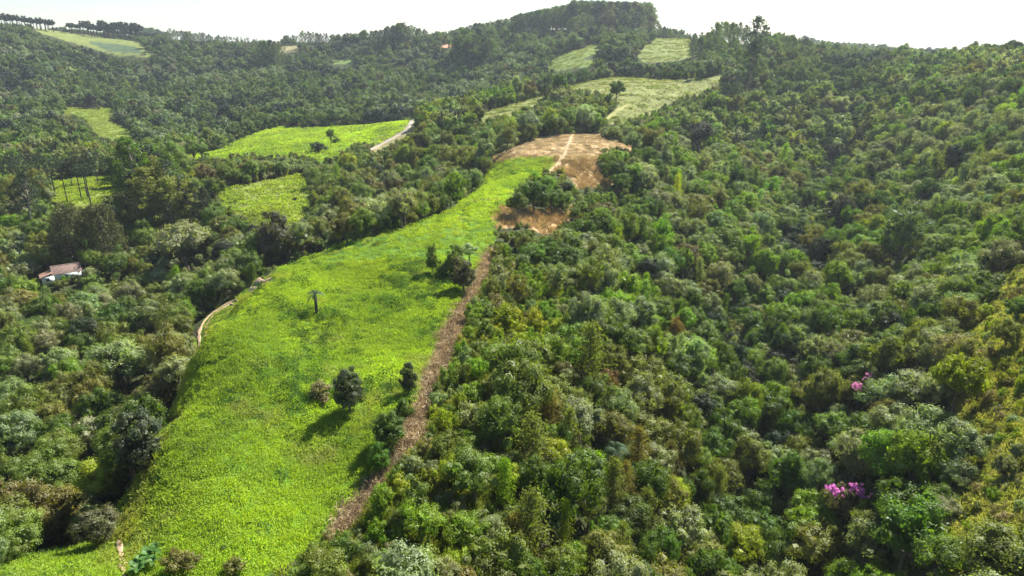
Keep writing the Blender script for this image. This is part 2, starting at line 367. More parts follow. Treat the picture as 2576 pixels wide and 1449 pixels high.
gy = np.concatenate([[-250, -120, -60, -20, 5, 20], np.exp(np.linspace(math.log(28), math.log(2600), 620)), [3200, 4500, 7000]])
AA, YY = np.meshgrid(ga, gy); XX = AA * np.maximum(YY, 28 + np.abs(YY - 28) * .8)
xf, yf = XX.ravel(), YY.ravel(); zf = height(xf, yf)
na, ny = len(ga), len(gy)
idx = np.arange(na * ny).reshape(ny, na)
Q = np.stack([idx[:-1, :-1], idx[:-1, 1:], idx[1:, 1:], idx[1:, :-1]], -1).reshape(-1, 4)
cov = cover_of(xf, yf, zf)
me = make_mesh('terrain', np.stack([xf, yf, zf], 1), Q, [M_GROUND], smooth=True, va=np.concatenate([cov, np.ones((len(cov), 1))], 1))
tag(add('terrain', me), 'hilly ground of fields and forest floor', kind='structure')

def ribbon(name, L, w, mat, lift=.12, step=1.5, wob=.0):
    seg = np.hypot(*(L[1:] - L[:-1]).T); s = np.concatenate([[0], np.cumsum(seg)]); n = max(4, int(s[-1] / step))
    t = np.linspace(0, s[-1], n); P = np.stack([np.interp(t, s, L[:, 0]), np.interp(t, s, L[:, 1])], 1)
    T = unit(np.gradient(P, axis=0)); B = np.stack([-T[:, 1], T[:, 0]], 1); V = []
    ks = np.linspace(-1, 1, 7)
    hw = w / 2 * (1 + wob * (fbm(t / 3, t * 0, 5, 3) - .45) * 3)
    for k in ks:
        p = P + B * (k * hw)[:, None]; z = height(p[:, 0], p[:, 1]) + lift * (1.0 if abs(k) < .9 else -.6)
        V.append(np.stack([p[:, 0], p[:, 1], z], 1))
    V = np.stack(V, 1).reshape(-1, 3); ix = np.arange(len(V)).reshape(n, 7)
    q = np.stack([ix[:-1, :-1], ix[1:, :-1], ix[1:, 1:], ix[:-1, 1:]], -1).reshape(-1, 4)
    return add(name, make_mesh(name, V, q, [mat], smooth=True))
M_DIRT = plain('pale_dirt', (.42, .29, .19), .95, .25, .8)
M_GRAVEL = plain('grey_gravel', (.34, .30, .24), .95, .15, .8)
M_REDDIRT = plain('reddish_dirt', (.42, .25, .16), .95, .25, .8)
M_DRYPATH = plain('dry_path_earth', (.36, .27, .16), .95, .3, 1.2)
def offset(L, d):
    T = unit(np.gradient(L, axis=0)); return L + np.stack([-T[:, 1], T[:, 0]], 1) * d
tag(ribbon('track', offset(TRACK, .8), .95, M_DIRT, .22, .8, .5), 'pale wheel rut on the outer side of the dirt track', kind='structure')
tag(ribbon('track', offset(TRACK, -.75), .75, M_DIRT, .22, .8, .7), 'pale wheel rut on the field side of the dirt track', kind='structure')
tag(ribbon('footpath', FOOT, 1.0, M_DIRT, .15, .6, .8), 'short bare footpath near the bottom corner of the field', kind='structure')
tag(ribbon('bare_earth', BARE, 1.6, M_REDDIRT, .15, .8, .8), 'patch of bare reddish earth at the forest edge', kind='structure')
tag(ribbon('road', ROAD, 3.0, M_GRAVEL, .3, 2, .35), 'pale gravel road curving past the upper lime field', kind='structure')
tag(ribbon('path', PATH, 1.2, M_DRYPATH, .2, 1.2, 1.0), 'worn path crossing the tan dry field', kind='structure')
tag(ribbon('path', PATH2, 2.5, plain('grassy_path', (.3, .3, .1), .95, .2, .5), .3, 2, .5), 'yellowish path up to the striped field', kind='structure')

# ============================== plant prototypes ==============================
def crown_broad(seed, ncl=30, nl=10, size=.09, flat=.8, spread=1., ragged=.25, low=-.35, nsp=15, core=.26):
    """irregular crown about 1 in radius, centre at z=0: boughs of foliage, each bough a cluster of leafy sprigs over a dense inner mass"""
    rng = np.random.default_rng(seed); g = Geo()
    k = np.arange(ncl) + .5; ph = k * 2.39996 + rng.uniform(0, 6); cz = 1 - (k / ncl) * (1 - low)
    D = np.stack([np.cos(ph) * np.sqrt(1 - cz ** 2), np.sin(ph) * np.sqrt(1 - cz ** 2), cz], 1)
    D = unit(D + rng.normal(size=D.shape) * .22)
    lob = rng.normal(size=(5, 3)); lob = unit(lob)                                  # a few big lobes make the outline uneven
    R = .74 + .30 * np.clip((D @ lob.T).max(1), 0, 1) ** 3 + rng.uniform(-ragged, ragged * .5, ncl); R = R[:, None]
    CR = rng.uniform(.17, .40, ncl) * (1 if ncl > 16 else 1.15)
    C = D * (R - CR[:, None] * .45); C[:, 2] *= flat; C[:, :2] *= spread
    tone = rng.uniform(.15, .85, ncl)
    for i in range(ncl):
        ns = max(4, int(nsp * (CR[i] / .3) ** 2)); sd = unit(rng.normal(size=(ns, 3)) + D[i] * .8 + [0, 0, .5])
        sp = C[i] + sd * CR[i] * rng.uniform(.75, 1.12, ns)[:, None] * [1, 1, .85]
        q = np.repeat(np.arange(ns), nl); n = len(q); off = rng.normal(size=(n, 3)) * (.045 + size * .35) * [1, 1, .7]
        N = sd[q] * .9 + off * 6 + rng.normal(size=(n, 3)) * .3 + [0, 0, .2]
        v = np.clip(tone[i] + rng.normal(size=ns)[q] * .16 + rng.normal(size=n) * .08, 0, 1)
        leaves(g, sp[q] + off, N, size, rng, v=v)
        n = max(12, int(70 * CR[i])); d = unit(rng.normal(size=(n, 3)))
        leaves(g, C[i] + d * CR[i] * .62, d + rng.normal(size=(n, 3)) * .2, core, rng, asp=.8, v=np.clip(tone[i] * .7 + rng.normal(size=n) * .1, 0, 1))  # core leaves toned darker than their bough, painted inner shade
    n = ncl * 5
    P = unit(rng.normal(size=(n, 3))) * rng.uniform(.15, .6, n)[:, None]; P[:, 2] = P[:, 2] * flat * .8
    leaves(g, P, rng.normal(size=(n, 3)) + [0, 0, .5], core * 1.2, rng, asp=.8, v=rng.uniform(0, .4, n))  # innermost leaves toned dark, shade inside the crown put into colour
    return g, C
def trunk_broad(seed, C, h, r=.075, k=6, m=0, nlimb=9):
    rng = np.random.default_rng(seed + 99); g = Geo(); b = rng.normal(size=2) * .06
    top = [b[0] * 2, b[1] * 2, -.15]
    g.tube([[0, 0, -h - .25], [b[0] * .3, b[1] * .3, -h * .8], [b[0], b[1], -h * .5], top], [r * 1.35, r, r * .85, r * .6], k, m)
    for c in C[rng.permutation(len(C))[:nlimb]]:
        s = np.array([b[0], b[1], -h * rng.uniform(.3, .6)]); mid = s * .45 + c * .55 + [0, 0, -.12]
        g.tube([s, mid, c], [r * .5, r * .33, r * .12], 4, m)
    return g
def merge(name, geos, mats):
    g = Geo()
    for i, q in enumerate(geos):
        V = np.concatenate(q.V); F = np.concatenate(q.Q); g.quads(V, F, np.concatenate(q.v), i)
    return g.mesh(name, mats)
def shift(g, dz, s=1):
    g.V = [v * s + np.array([0, 0, dz]) for v in g.V]; return g
PROTO = {}
def reg(kind, crown, trunk, mc, mt):
    cm = crown.mesh(kind + '_crown', [mc]); tm = trunk.mesh(kind + '_trunk', [mt], True)
    both = merge(kind + '_whole', [crown, trunk], [mc, mt])
    PROTO.setdefault(kind, []).append((cm, tm, both))
# broadleaf: crown radius 1, crown centre 1.35 above the ground
for s in range(9):
    flat = [.78, .9, .7, 1.0, .82, .62, .95, .75, .85][s]; H = 1.35
    c, C = crown_broad(100 + s, 26 + s % 4 * 6, 10, .07, flat, 1, .18 + .12 * (s % 3), -.5)
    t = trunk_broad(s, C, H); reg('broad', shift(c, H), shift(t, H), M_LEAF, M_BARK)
for s in range(4):          # loose open crowns with gaps
    H = 1.6; c, C = crown_broad(200 + s, 16, 11, .068, 1.05, .95, .45, -.7, 16, .2)
    t = trunk_broad(30 + s, C, H, .06, 6, 0, 14); reg('loose', shift(c, H), shift(t, H), M_LEAF, M_BARK)
for s in range(3):          # bushy trees leafed nearly to the ground
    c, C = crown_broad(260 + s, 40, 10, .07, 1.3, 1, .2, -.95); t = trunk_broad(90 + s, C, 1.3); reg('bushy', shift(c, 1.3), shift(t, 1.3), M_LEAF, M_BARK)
for s in range(6):          # simplified for the distance
    H = 1.3; c, C = crown_broad(300 + s, 17 + s, 4, .14, [.8, .9, .7, 1.1, .85, .75][s], 1, .34, -.4, 7, .3)
    t = trunk_broad(60 + s, C, H, .07, 4, 0, 2); reg('far', shift(c, H), shift(t, H), M_LEAF, M_BARK)
for s in range(5):          # shrubs: sit on the ground
    rng = np.random.default_rng(400 + s); c, C = crown_broad(400 + s, 13, 6, .12, 1.0, 1, .4, -.1, 9, .26)
    t = trunk_broad(70 + s, C, .45, .035, 4, 0, 6); reg('shrub', shift(c, .55), shift(t, .55), M_LEAF, M_BARK)
def feather(seed, nb=46, nl=60, w=.34):
    """slender cone of drooping feathery branches, height 1"""
    rng = np.random.default_rng(seed); g = Geo(); C = []
    for i in range(nb):
        t = (i + .5) / nb; z = .16 + .82 * t; rad = w * (1 - t) ** .62 * rng.uniform(.45, 1.3) * (1 + .25 * math.sin(i * 1.1 + seed)) + .02; ph = i * 2.4 + rng.uniform(-.4, .4)
        d = np.array([math.cos(ph), math.sin(ph), 0]); n = nl; q = rng.uniform(0, 1, n)
        P = d * (q * rad)[:, None] + np.array([0, 0, z]) + np.stack([q * 0, q * 0, .06 * np.sin(q * 2.6) - q * q * .06], 1) + rng.normal(size=(n, 3)) * [.035, .035, .03]
        leaves(g, P, rng.normal(size=(n, 3)) * .6 + d * .8 + [0, 0, .3], .04, rng, asp=.4, v=np.clip(.25 + .5 * t + rng.normal(size=n) * .2, 0, 1)); C.append(d * rad * .8 + [0, 0, z])
    g2 = Geo(); g2.tube([[0, 0, -.03], [.005, 0, .4], [0, .004, .97]], [.018, .012, .002], 5)
    for c in C[::2]: g2.tube([[0, 0, c[2] - .05], c * [.5, .5, 1] + [0, 0, .0], c], [.006, .004, .0015], 3)
    return g, g2
for s in range(4):
    c, t = feather(500 + s, 44, 62, [.3, .36, .26, .4][s]); reg('feather', c, t, M_FEATHER, M_BARK)
def euc(seed, bare=.35, nt=24, nl=60, w=.17, size=.034, lean=.02):
    """tall eucalyptus, height 1: bare pole, tufts of foliage on rising limbs"""
    rng = np.random.default_rng(seed); g = Geo(); g2 = Geo(); lx, ly = rng.normal(size=2) * lean
    ax = lambda z: np.array([lx * z * z + .01 * math.sin(z * 7 + seed), ly * z * z, z])
    g2.tube([ax(z) for z in (-.02, .2, .4, .6, .8, .96)], [.014, .011, .009, .0065, .004, .0015], 5)
    for i in range(nt):
        t = (i + rng.uniform(0, 1)) / nt; z = bare + (1 - bare) * t; rad = w * (math.sin(math.pi * min(1, .22 + t * .8)) ** .7) * rng.uniform(.3, 1.1); ph = i * 2.4 + rng.uniform(-.6, .6)
        c = ax(z) + np.array([math.cos(ph) * rad, math.sin(ph) * rad, .03 + rad * .2]); s0 = ax(max(.1, z - .07 - rad * .5))
        g2.tube([s0, (s0 + c) / 2 + [0, 0, .01], c], [.004, .0028, .001], 3)
        r = rng.uniform(.035, .072); d = unit(rng.normal(size=(nl, 3)) + [0, 0, .3]); P = c + d * r * rng.uniform(.4, 1.1, nl)[:, None] * [1.1, 1.1, .9]
        leaves(g, P, d + rng.normal(size=(nl, 3)) * .6, size, rng, asp=.42, v=np.clip(rng.uniform(.2, .8) + rng.normal(size=nl) * .2, 0, 1))
    return g, g2
for s in range(6):
    c, t = euc(600 + s, [.3, .4, .25, .5, .35, .2][s], 26, 52, [.16, .13, .18, .12, .2, .15][s]); reg('euc', c, t, M_LEAF, M_PALE_BARK)
for s in range(3):
    c, t = euc(620 + s, .12, 60, 90, .24, .03); reg('euc_dense', c, t, M_LEAF, M_PALE_BARK)
def arau(seed, bare=.6, tiers=6, w=.3, dome=.3, nl=34, branch=9, size=.034):
    """Parana pine, height 1: straight pole, whorls of up-curved branches with dark tufts at the ends"""
    rng = np.random.default_rng(seed); g = Geo(); g2 = Geo()
    g2.tube([[0, 0, -.02], [.003, 0, .4], [0, .003, .8], [0, 0, .97]], [.015, .012, .009, .003], 6)
    for i in range(tiers):
        t = i / max(1, tiers - 1); z0 = bare + (1 - bare) * t * .9; rad = w * math.sqrt(max(.04, 1 - (t * .93) ** (2 if dome else 6)))
        for j in range(branch):
            ph = j * 2 * math.pi / branch + i * 1.1 + rng.uniform(-.15, .15); r = rad * rng.uniform(.85, 1.08); d = np.array([math.cos(ph), math.sin(ph), 0])
            tip = d * r + [0, 0, z0 + .05 + .06 * (1 - t)]; mid = d * r * .6 + [0, 0, z0 - .01]
            g2.tube([[0, 0, z0], mid, tip], [.0045, .003, .0015], 3)
            for q in (.5, .78, 1.):
                c = mid * (1 - q) * 2 + tip * (2 * q - 1) if q > .5 else mid
                rr = .022 + .028 * q; dd = unit(rng.normal(size=(nl, 3)) + [0, 0, .5]); P = c + dd * rr * rng.uniform(.4, 1, nl)[:, None]
                leaves(g, P, dd + rng.normal(size=(nl, 3)) * .5, size, rng, asp=.35, v=np.clip(.5 + rng.normal(size=nl) * .22, 0, 1))
    return g, g2
for s in range(3):
    c, t = arau(700 + s, [.72, .66, .78][s], 4, [.26, .3, .24][s], 0, 26, 8); reg('umbrella', c, t, M_NEEDLE, M_DARK_BARK)
for s in range(2):
    c, t = arau(720 + s, .14, 13, .37, 1, 26, 11, .036); reg('young', c, t, M_NEEDLE, M_DARK_BARK)

for s in range(4):
    c, C = crown_broad(740 + s, 14, 4, .13, 1.0, 1, .3, -.1, 7, .3); t = Geo(); t.tube([[0, 0, -2.3], [.02, 0, -1], [0, 0, 0]], [.12, .1, .07], 5)
    for c_ in C[:6]: t.tube([[0, 0, -.5], c_], [.03, .012], 3)
    reg('crest', shift(c, 2.2), shift(t, 2.2), M_LEAF, M_DARK_BARK)
# ---------- palms, bananas ----------
def frond(g, base, d, L, droop, w, rng, n=16, m=0):
    side = np.cross(d, [0, 0, 1]); side = side / (np.linalg.norm(side) + 1e-9)
    t = np.linspace(0, 1, n); P = base + np.outer(t * L, d) + np.outer(droop * (.55 * t - 1.5 * t * t), [0, 0, 1]) * L
    for sgn in (-1, 1):
        for i in range(2, n):
            a = P[i]; ln = w * L * math.sin(math.pi * (.12 + .86 * t[i])) ; tip = a + sgn * side * ln * .8 + d * ln * .45 + np.array([0, 0, -.5 * ln])
            k = (P[i] - P[i - 1]) * .42
            V = np.array([a - k, a + k, tip + k * .2, tip - k * .2]); g.quads(V, np.array([[0, 1, 2, 3]]), np.array([rng.uniform(.2, .9)]), m)
    g.tube(P[::3], np.linspace(.03, .008, len(P[::3])), 3, m)
def palm_meshes(seed, h=4.6, L=2.0, nf=15):
    rng = np.random.default_rng(seed); g = Geo(); t = Geo()
    t.tube([[0, 0, -.3], [.05, 0, h * .3], [.02, .03, h * .7], [0, 0, h]], [.2, .27, .23, .16], 8)
    for i in range(nf):
        ph = i * 2.4; el = rng.uniform(.0, .95); d = unit(np.array([math.cos(ph), math.sin(ph), el])); frond(g, np.array([0, 0, h - .1]), d, L * rng.uniform(.85, 1.1), .75, .3, rng)
    dead = Geo()
    for i in range(5):
        ph = i * 1.3; d = unit(np.array([math.cos(ph) * .5, math.sin(ph) * .5, -.6])); frond(dead, np.array([0, 0, h - .25]), d, L * .7, .5, .12, rng, 10)
    return g.mesh('palm_fronds', [M_FEATHER]), t.mesh('palm_trunk', [M_DARK_BARK], True), dead.mesh('palm_dead_fronds', [M_STRAW])
def banana_mesh(seed, nf=8, L=1.9, h=1.1):
    rng = np.random.default_rng(seed); g = Geo(); t = Geo(); t.tube([[0, 0, -.2], [0, 0, h * .5], [0, 0, h]], [.14, .12, .08], 7)
    for i in range(nf):
        ph = i * 2.4 + rng.uniform(-.3, .3); el = rng.uniform(.5, 2.2); d = unit(np.array([math.cos(ph), math.sin(ph), el])); side = unit(np.cross(d, [0, 0, 1.]))
        n = 9; q = np.linspace(0, 1, n); ll = L * rng.uniform(.7, 1.1)
        P = np.array([0, 0, h - .05]) + np.outer(q * ll, d) + np.outer(-q ** 2.3 * ll * .5, [0, 0, 1]); W = .30 * np.sin(math.pi * np.clip(.08 + q * .92, 0, 1)) ** .6 + .01
        V = np.stack([P + side * W[:, None] + [0, 0, .07], P, P - side * W[:, None] + [0, 0, .07]], 1).reshape(-1, 3); ix = np.arange(3 * n).reshape(n, 3)
        F = np.stack([ix[:-1, :-1], ix[:-1, 1:], ix[1:, 1:], ix[1:, :-1]], -1).reshape(-1, 4); g.quads(V, F, rng.uniform(.2, 1, len(F)))
    return g.mesh('banana_leaves', [M_LEAF]), t.mesh('banana_stem', [M_FEATHER], True)

# ============================== tints ==============================
TINT = {'grey-green': (0.229, 0.269, 0.117), 'silvery': (0.345, 0.375, 0.203), 'deep green': (0.089, 0.144, 0.011), 'bright green': (0.174, 0.270, 0.013), 'yellow-green': (0.288, 0.335, 0.013),
 'olive': (0.175, 0.185, 0.031), 'brownish': (0.172, 0.155, 0.052), 'dark green': (.035, .052, .02), 'mid green': (0.150, 0.206, 0.029), 'dull purple-brown': (.065, .06, .045), 'rusty': (.21, .13, .035), 'sandy': (.29, .25, .12)}
def tint(look, rng=RNG, j=.14):
    b = np.array(TINT[look]); return np.clip(b * rng.uniform(1 - j, 1 + j) * (1 + rng.normal(size=3) * .06), .005, .9)
MIX = {  # share of each look by part of the land
 'left': {'olive': 5, 'grey-green': 5, 'deep green': 3.5, 'brownish': 1.0, 'mid green': 5, 'dark green': 1.4, 'silvery': .8, 'bright green': 1.6, 'yellow-green': .7},
 'right': {'grey-green': 7, 'mid green': 4.5, 'deep green': 3, 'bright green': 2, 'yellow-green': 1.4, 'olive': 2, 'silvery': .7, 'brownish': .35, 'dark green': .9},
 'far': {'grey-green': 5, 'mid green': 5, 'deep green': 4, 'olive': 3, 'dark green': 2.4, 'brownish': .4, 'silvery': .4, 'yellow-green': .25},
 'scrub': {'mid green': 2.5, 'bright green': 4, 'yellow-green': 2.5, 'grey-green': 3, 'olive': 1, 'sandy': .8},
 'olive': {'yellow-green': 3, 'olive': 4, 'bright green': 1, 'sandy': 1.6, 'grey-green': 1.2, 'brownish': .6}}
def pick(mix, n):
    k = list(MIX[mix]); p = np.array([MIX[mix][x] for x in k]); return np.array(k)[RNG.choice(len(k), n, p=p / p.sum())]

# ============================== scatter as one object (uncountable masses) ==============================
def scatter(name, label, P, rot, scl, ti, pid, protos, mats_keep=None):
    """one object: a cloud of points on which geometry nodes stand copies of the given meshes"""
    n = len(P); me = bpy.data.meshes.new(name); me.vertices.add(n); me.vertices.foreach_set('co', np.asarray(P, np.float32).ravel())
    def at_(nm, ty, d, key='value'):
        a = me.attributes.new(nm, ty, 'POINT'); a.data.foreach_set(key, d)
    at_('rot', 'FLOAT_VECTOR', np.asarray(rot, np.float32).ravel(), 'vector'); at_('scl', 'FLOAT_VECTOR', np.asarray(scl, np.float32).ravel(), 'vector')
    at_('tint', 'FLOAT_COLOR', np.concatenate([ti, np.ones((n, 1))], 1).astype(np.float32).ravel(), 'color'); at_('pid', 'INT', np.asarray(pid, np.int32))
    o = add(name, me); ng = bpy.data.node_groups.new(name, 'GeometryNodeTree'); N, L = ng.nodes, ng.links
    ng.interface.new_socket('Geometry', in_out='INPUT', socket_type='NodeSocketGeometry'); ng.interface.new_socket('Geometry', in_out='OUTPUT', socket_type='NodeSocketGeometry')
    gi = N.new('NodeGroupInput'); go = N.new('NodeGroupOutput'); jn = N.new('GeometryNodeJoinGeometry')
    def nattr(nm, ty):
        a = N.new('GeometryNodeInputNamedAttribute'); a.data_type = ty; a.inputs['Name'].default_value = nm; return a.outputs['Attribute']
    r, s, p = nattr('rot', 'FLOAT_VECTOR'), nattr('scl', 'FLOAT_VECTOR'), nattr('pid', 'INT')
    for i, m in enumerate(protos):
        po = bpy.data.objects.new(m.name + '_source', m)
        oi = N.new('GeometryNodeObjectInfo'); oi.inputs['Object'].default_value = po; oi.inputs['As Instance'].default_value = False
        cmp = N.new('FunctionNodeCompare'); cmp.data_type = 'INT'; cmp.operation = 'EQUAL'
        ins = [q for q in cmp.inputs if q.type == 'INT']; L.new(p, ins[0]); ins[1].default_value = i
        ip = N.new('GeometryNodeInstanceOnPoints'); L.new(gi.outputs[0], ip.inputs['Points']); L.new(cmp.outputs[0], ip.inputs['Selection'])
        L.new(oi.outputs['Geometry'], ip.inputs['Instance']); L.new(r, ip.inputs['Rotation']); L.new(s, ip.inputs['Scale'])
        L.new(ip.outputs[0], jn.inputs[0])
    L.new(jn.outputs[0], go.inputs[0])
    md = o.modifiers.new('stand_copies', 'NODES'); md.node_group = ng
    tag(o, label, kind='stuff'); return o

# ============================== labels ==============================
MARKS = [(146, 690, 'the house'), (190, 600, 'the two young araucarias'), (370, 450, 'the tall eucalyptus clump'), (255, 1190, 'the lime corner tree'), (530, 820, 'the dirt track bend'),
 (690, 625, 'the brown-topped crest tree'), (430, 1070, 'the bare red earth patch'), (640, 520, 'the lower lime pasture'), (800, 350, 'the upper lime field'), (1000, 345, 'the gravel road'),
 (1360, 490, 'the round dry-slope thicket'), (1380, 550, 'the lower dry patch'), (1430, 370, 'the tan dry field'), (1551, 230, 'the lone striped-field tree'), (1210, 640, 'the upper brown strip'),
 (1100, 900, 'the mid brown strip'), (930, 1260, 'the lower brown strip'), (2165, 975, 'the upper pink tree'), (2140, 1240, 'the lower pink trees'), (2290, 1330, 'the big green tree'),
 (2270, 590, 'the wide spreading tree'), (2540, 900, 'the olive hillside'), (1380, 1080, 'the tall feathery tree'), (1905, 110, 'the tall skyline eucalyptus'), (1760, 330, 'the purple-brown tree'), (2110, 520, 'the dark pointed tree'),
 (1550, 900, 'the green mid slope'), (1900, 750, 'the silvery gully woods'), (300, 900, 'the broad grey-green dome'), (80, 1130, 'the dark hollow of trees'), (1600, 1250, 'the palm in the woods'),
 (2400, 300, 'the far right ridge'), (250, 320, 'the distant pasture'), (1700, 210, 'the striped field'), (1000, 230, 'the far valley woods'), (1850, 1400, 'the yellow-topped tree'), (340, 1130, 'the big dark field-edge tree'), (1450, 60, 'the hilltop plantation'), (1820, 95, 'the skyline grove'), (1690, 120, 'the far pale field'), (550, 90, 'the long skyline row'), (1000, 80, 'the round skyline stand'), (1200, 95, 'the stand below the hill'), (785, 100, 'the steep skyline clump'), (2090, 110, 'the blue far hill')]
MARKP = np.array([m[:2] for m in MARKS], float)
_used = {}
ORD = ['closest to it', 'second from it', 'third from it', 'fourth from it', 'fifth from it', 'sixth from it', 'seventh from it', 'eighth from it', 'ninth from it', 'tenth from it']
def name_it(items, noun=None):
    """items: list of (u, v, look, size[, noun]) -> one label each, told apart by look, place beside a landmark and order from it"""
    groups = {}
    for i, it in enumerate(items):
        u, v, look, size = it[:4]; nn = it[4] if len(it) > 4 else noun
        d = np.hypot((MARKP[:, 0] - u), (MARKP[:, 1] - v) * 1.3); k = int(d.argmin()); du, dv = u - MARKP[k, 0], v - MARKP[k, 1]
        if abs(du) > abs(dv) * 1.2: rel = 'right of' if du > 0 else 'left of'
        else: rel = 'below' if dv > 0 else 'above'
        groups.setdefault((size, look, nn, rel, MARKS[k][2]), []).append((d[k], i))
    out = [None] * len(items)
    for (size, look, nn, rel, mk), L in groups.items():
        L.sort()
        for r, (_, i) in enumerate(L):
            out[i] = f"{size} {look} {nn} {rel} {mk}" + ('' if len(L) == 1 else ', ' + (ORD[r] if r < len(ORD) else 'among the outer ones'))
    return out

# ============================== individually built plants ==============================
COUNT = {}
def plant(kind, pid, X, Y, s, look, name, label, cat='tree', group=None, rz=None, sz=1.0, tn=None, dz=0, wide=None):
    cm, tm, _ = PROTO[kind][pid % len(PROTO[kind])]; z = float(height(X, Y)[0]) + dz
    rz = random.uniform(0, 6.28) if rz is None else rz; w = wide if wide else 1
    o = empty(name, (X, Y, z), rz, (s * w, s * w, s * sz)); tag(o, label, cat, group)
    c = tint(look) if tn is None else tn
    for nm, m in (('crown', cm), ('trunk', tm)):
        q = add(nm, m, o); q['tint'] = [float(x) for x in c]
    COUNT[name] = COUNT.get(name, 0) + 1
    return o
def under(u, vtop, Y):
    """ground point at distance Y in direction u, and the height a plant there needs to reach vtop"""
    x, y, z = ray(u, vtop); t = Y / y; X = float(x * t); return X, float(CZ + z * t - height(X, Y)[0])
TAKEN = []; KEYS = []      # (X, Y, radius) kept free for individually placed plants
def crown_at(u, v, wpx, kind, pid, look, name, label, h=1.35, sz=1.0, **k):
    """a tree whose crown centre shows at u, v and whose crown is wpx wide"""
    R = 3.
    for _ in range(5):
        P = at(u, v, up=h * R * sz)[0]; dep = P[1] * CP - (P[2] + h * R * sz - CZ) * SP; R = wpx / 2 * dep / FP / 1.0
    TAKEN.append((P[0], P[1], R * .8)); KEYS.append((u, v, wpx * .55, P[1])); return plant(kind, pid, float(P[0]), float(P[1]), float(R), look, name, label, sz=sz, **k)
def on_ground(u, vb, vt):
    P = at(u, vb)[0]; X, h = under(u, vt, P[1]); return float(P[0]), float(P[1]), h

T = crown_at
T(876, 985, 88, 'bushy', 0, 'dark green', 'broadleaf_tree', 'dark round tree alone in the green field casting a long shadow', sz=1.12, h=1.2, tn=(.085, .11, .045))
T(1027, 955, 48, 'bushy', 1, 'dark green', 'broadleaf_tree', 'small dark upright tree between the field and the brown strip', sz=1.35, h=1.25, tn=(.08, .105, .04))
T(1012, 1035, 66, 'shrub', 1, 'deep green', 'shrub', 'deep green bush beside the lower brown strip', cat='shrub', h=.6, sz=1.2)
T(975, 1080, 88, 'bushy', 2, 'deep green', 'broadleaf_tree', 'dark bushy tree shading the field where the brown strip bends', sz=.85)
T(955, 1150, 60, 'bushy', 1, 'deep green', 'broadleaf_tree', 'dark ragged tree under the bushy tree by the brown strip')
T(1087, 650, 30, 'bushy', 2, 'mid green', 'broadleaf_tree', 'thin small tree standing in the field near the top thicket', sz=2.0)
T(1145, 655, 60, 'bushy', 1, 'mid green', 'broadleaf_tree', 'twiggy tree in the thicket left of the brown strip top')
T(1180, 628, 44, 'broad', 0, 'silvery', 'broadleaf_tree', 'pale silvery small tree topping the thicket by the strip')
T(1165, 690, 66, 'bushy', 0, 'brownish', 'broadleaf_tree', 'dark brownish tree at the foot of the strip-top thicket', tn=(.12, .12, .05))
T(1120, 675, 60, 'shrub', 2, 'mid green', 'shrub', 'low green bush between field and strip-top thicket', cat='shrub', h=.6)
T(692, 622, 96, 'bushy', 1, 'dull purple-brown', 'broadleaf_tree', 'dark tree with a brownish top standing on the field crest', sz=1.0, tn=(.10, .095, .05))
T(342, 1105, 132, 'bushy', 2, 'dark green', 'broadleaf_tree', 'big dark tree leaning over the lower field edge', sz=1.1, h=1.5, tn=(.075, .095, .045))
T(258, 1200, 122, 'broad', 7, 'yellow-green', 'broadleaf_tree', 'lime-coloured layered tree at the lower corner of the field', tn=(.33, .40, .03))
T(300, 905, 140, 'broad', 0, 'grey-green', 'broadleaf_tree', 'broad grey-green dome above the forest by the track')
T(385, 800, 95, 'loose', 1, 'grey-green', 'broadleaf_tree', 'open silver-green tree with visible limbs below the track bend')
T(440, 930, 90, 'broad', 4, 'grey-green', 'broadleaf_tree', 'grey-green round tree against the field edge')
T(400, 985, 95, 'broad', 8, 'brownish', 'broadleaf_tree', 'rusty olive tree against the field edge')
T(230, 1095, 100, 'broad', 1, 'silvery', 'broadleaf_tree', 'pale silvery tree behind the big dark tree')
T(45, 1090, 120, 'broad', 3, 'grey-green', 'broadleaf_tree', 'large grey-green tree on the picture edge in the dark hollow')
T(60, 1200, 130, 'broad', 7, 'mid green', 'broadleaf_tree', 'large mid green tree on the picture edge below the hollow')
T(140, 1320, 150, 'broad', 3, 'olive', 'broadleaf_tree', 'ragged olive tree at the bottom corner grass patch', h=1.0, dz=-.8)
T(240, 1335, 110, 'broad', 6, 'olive', 'broadleaf_tree', 'brownish tangled tree by the bare footpath', h=.9, dz=-.9, tn=(.14, .14, .06))
T(60, 925, 75, 'broad', 6, 'grey-green', 'broadleaf_tree', 'blue-green domed tree among olive ones left of the broad dome')
T(460, 605, 130, 'broad', 5, 'grey-green', 'broadleaf_tree', 'wide grey-green tree below the eucalyptus clump')
T(2165, 985, 76, 'broad', 6, 'olive', 'flowering_tree', 'olive tree topped with upper spray of pale pink blossom', cat='flowering tree')
T(2122, 1262, 110, 'broad', 2, 'brownish', 'flowering_tree', 'wide brownish tree edged with bright magenta blossom', cat='flowering tree')
T(2290, 1330, 188, 'broad', 8, 'bright green', 'broadleaf_tree', 'largest bright green tree near the bottom beside the magenta blossom', sz=1.1, tn=(.11, .20, .018))
T(2272, 590, 128, 'loose', 2, 'bright green', 'broadleaf_tree', 'wide spreading tree with pale limbs rising over the slope', tn=(.10, .15, .04))
T(1762, 335, 84, 'broad', 5, 'dull purple-brown', 'broadleaf_tree', 'purple-brown broad tree behind the mid slope')
T(2112, 530, 64, 'broad', 8, 'dull purple-brown', 'broadleaf_tree', 'dark shadowy tree in the fold of the right slope', sz=1.4)
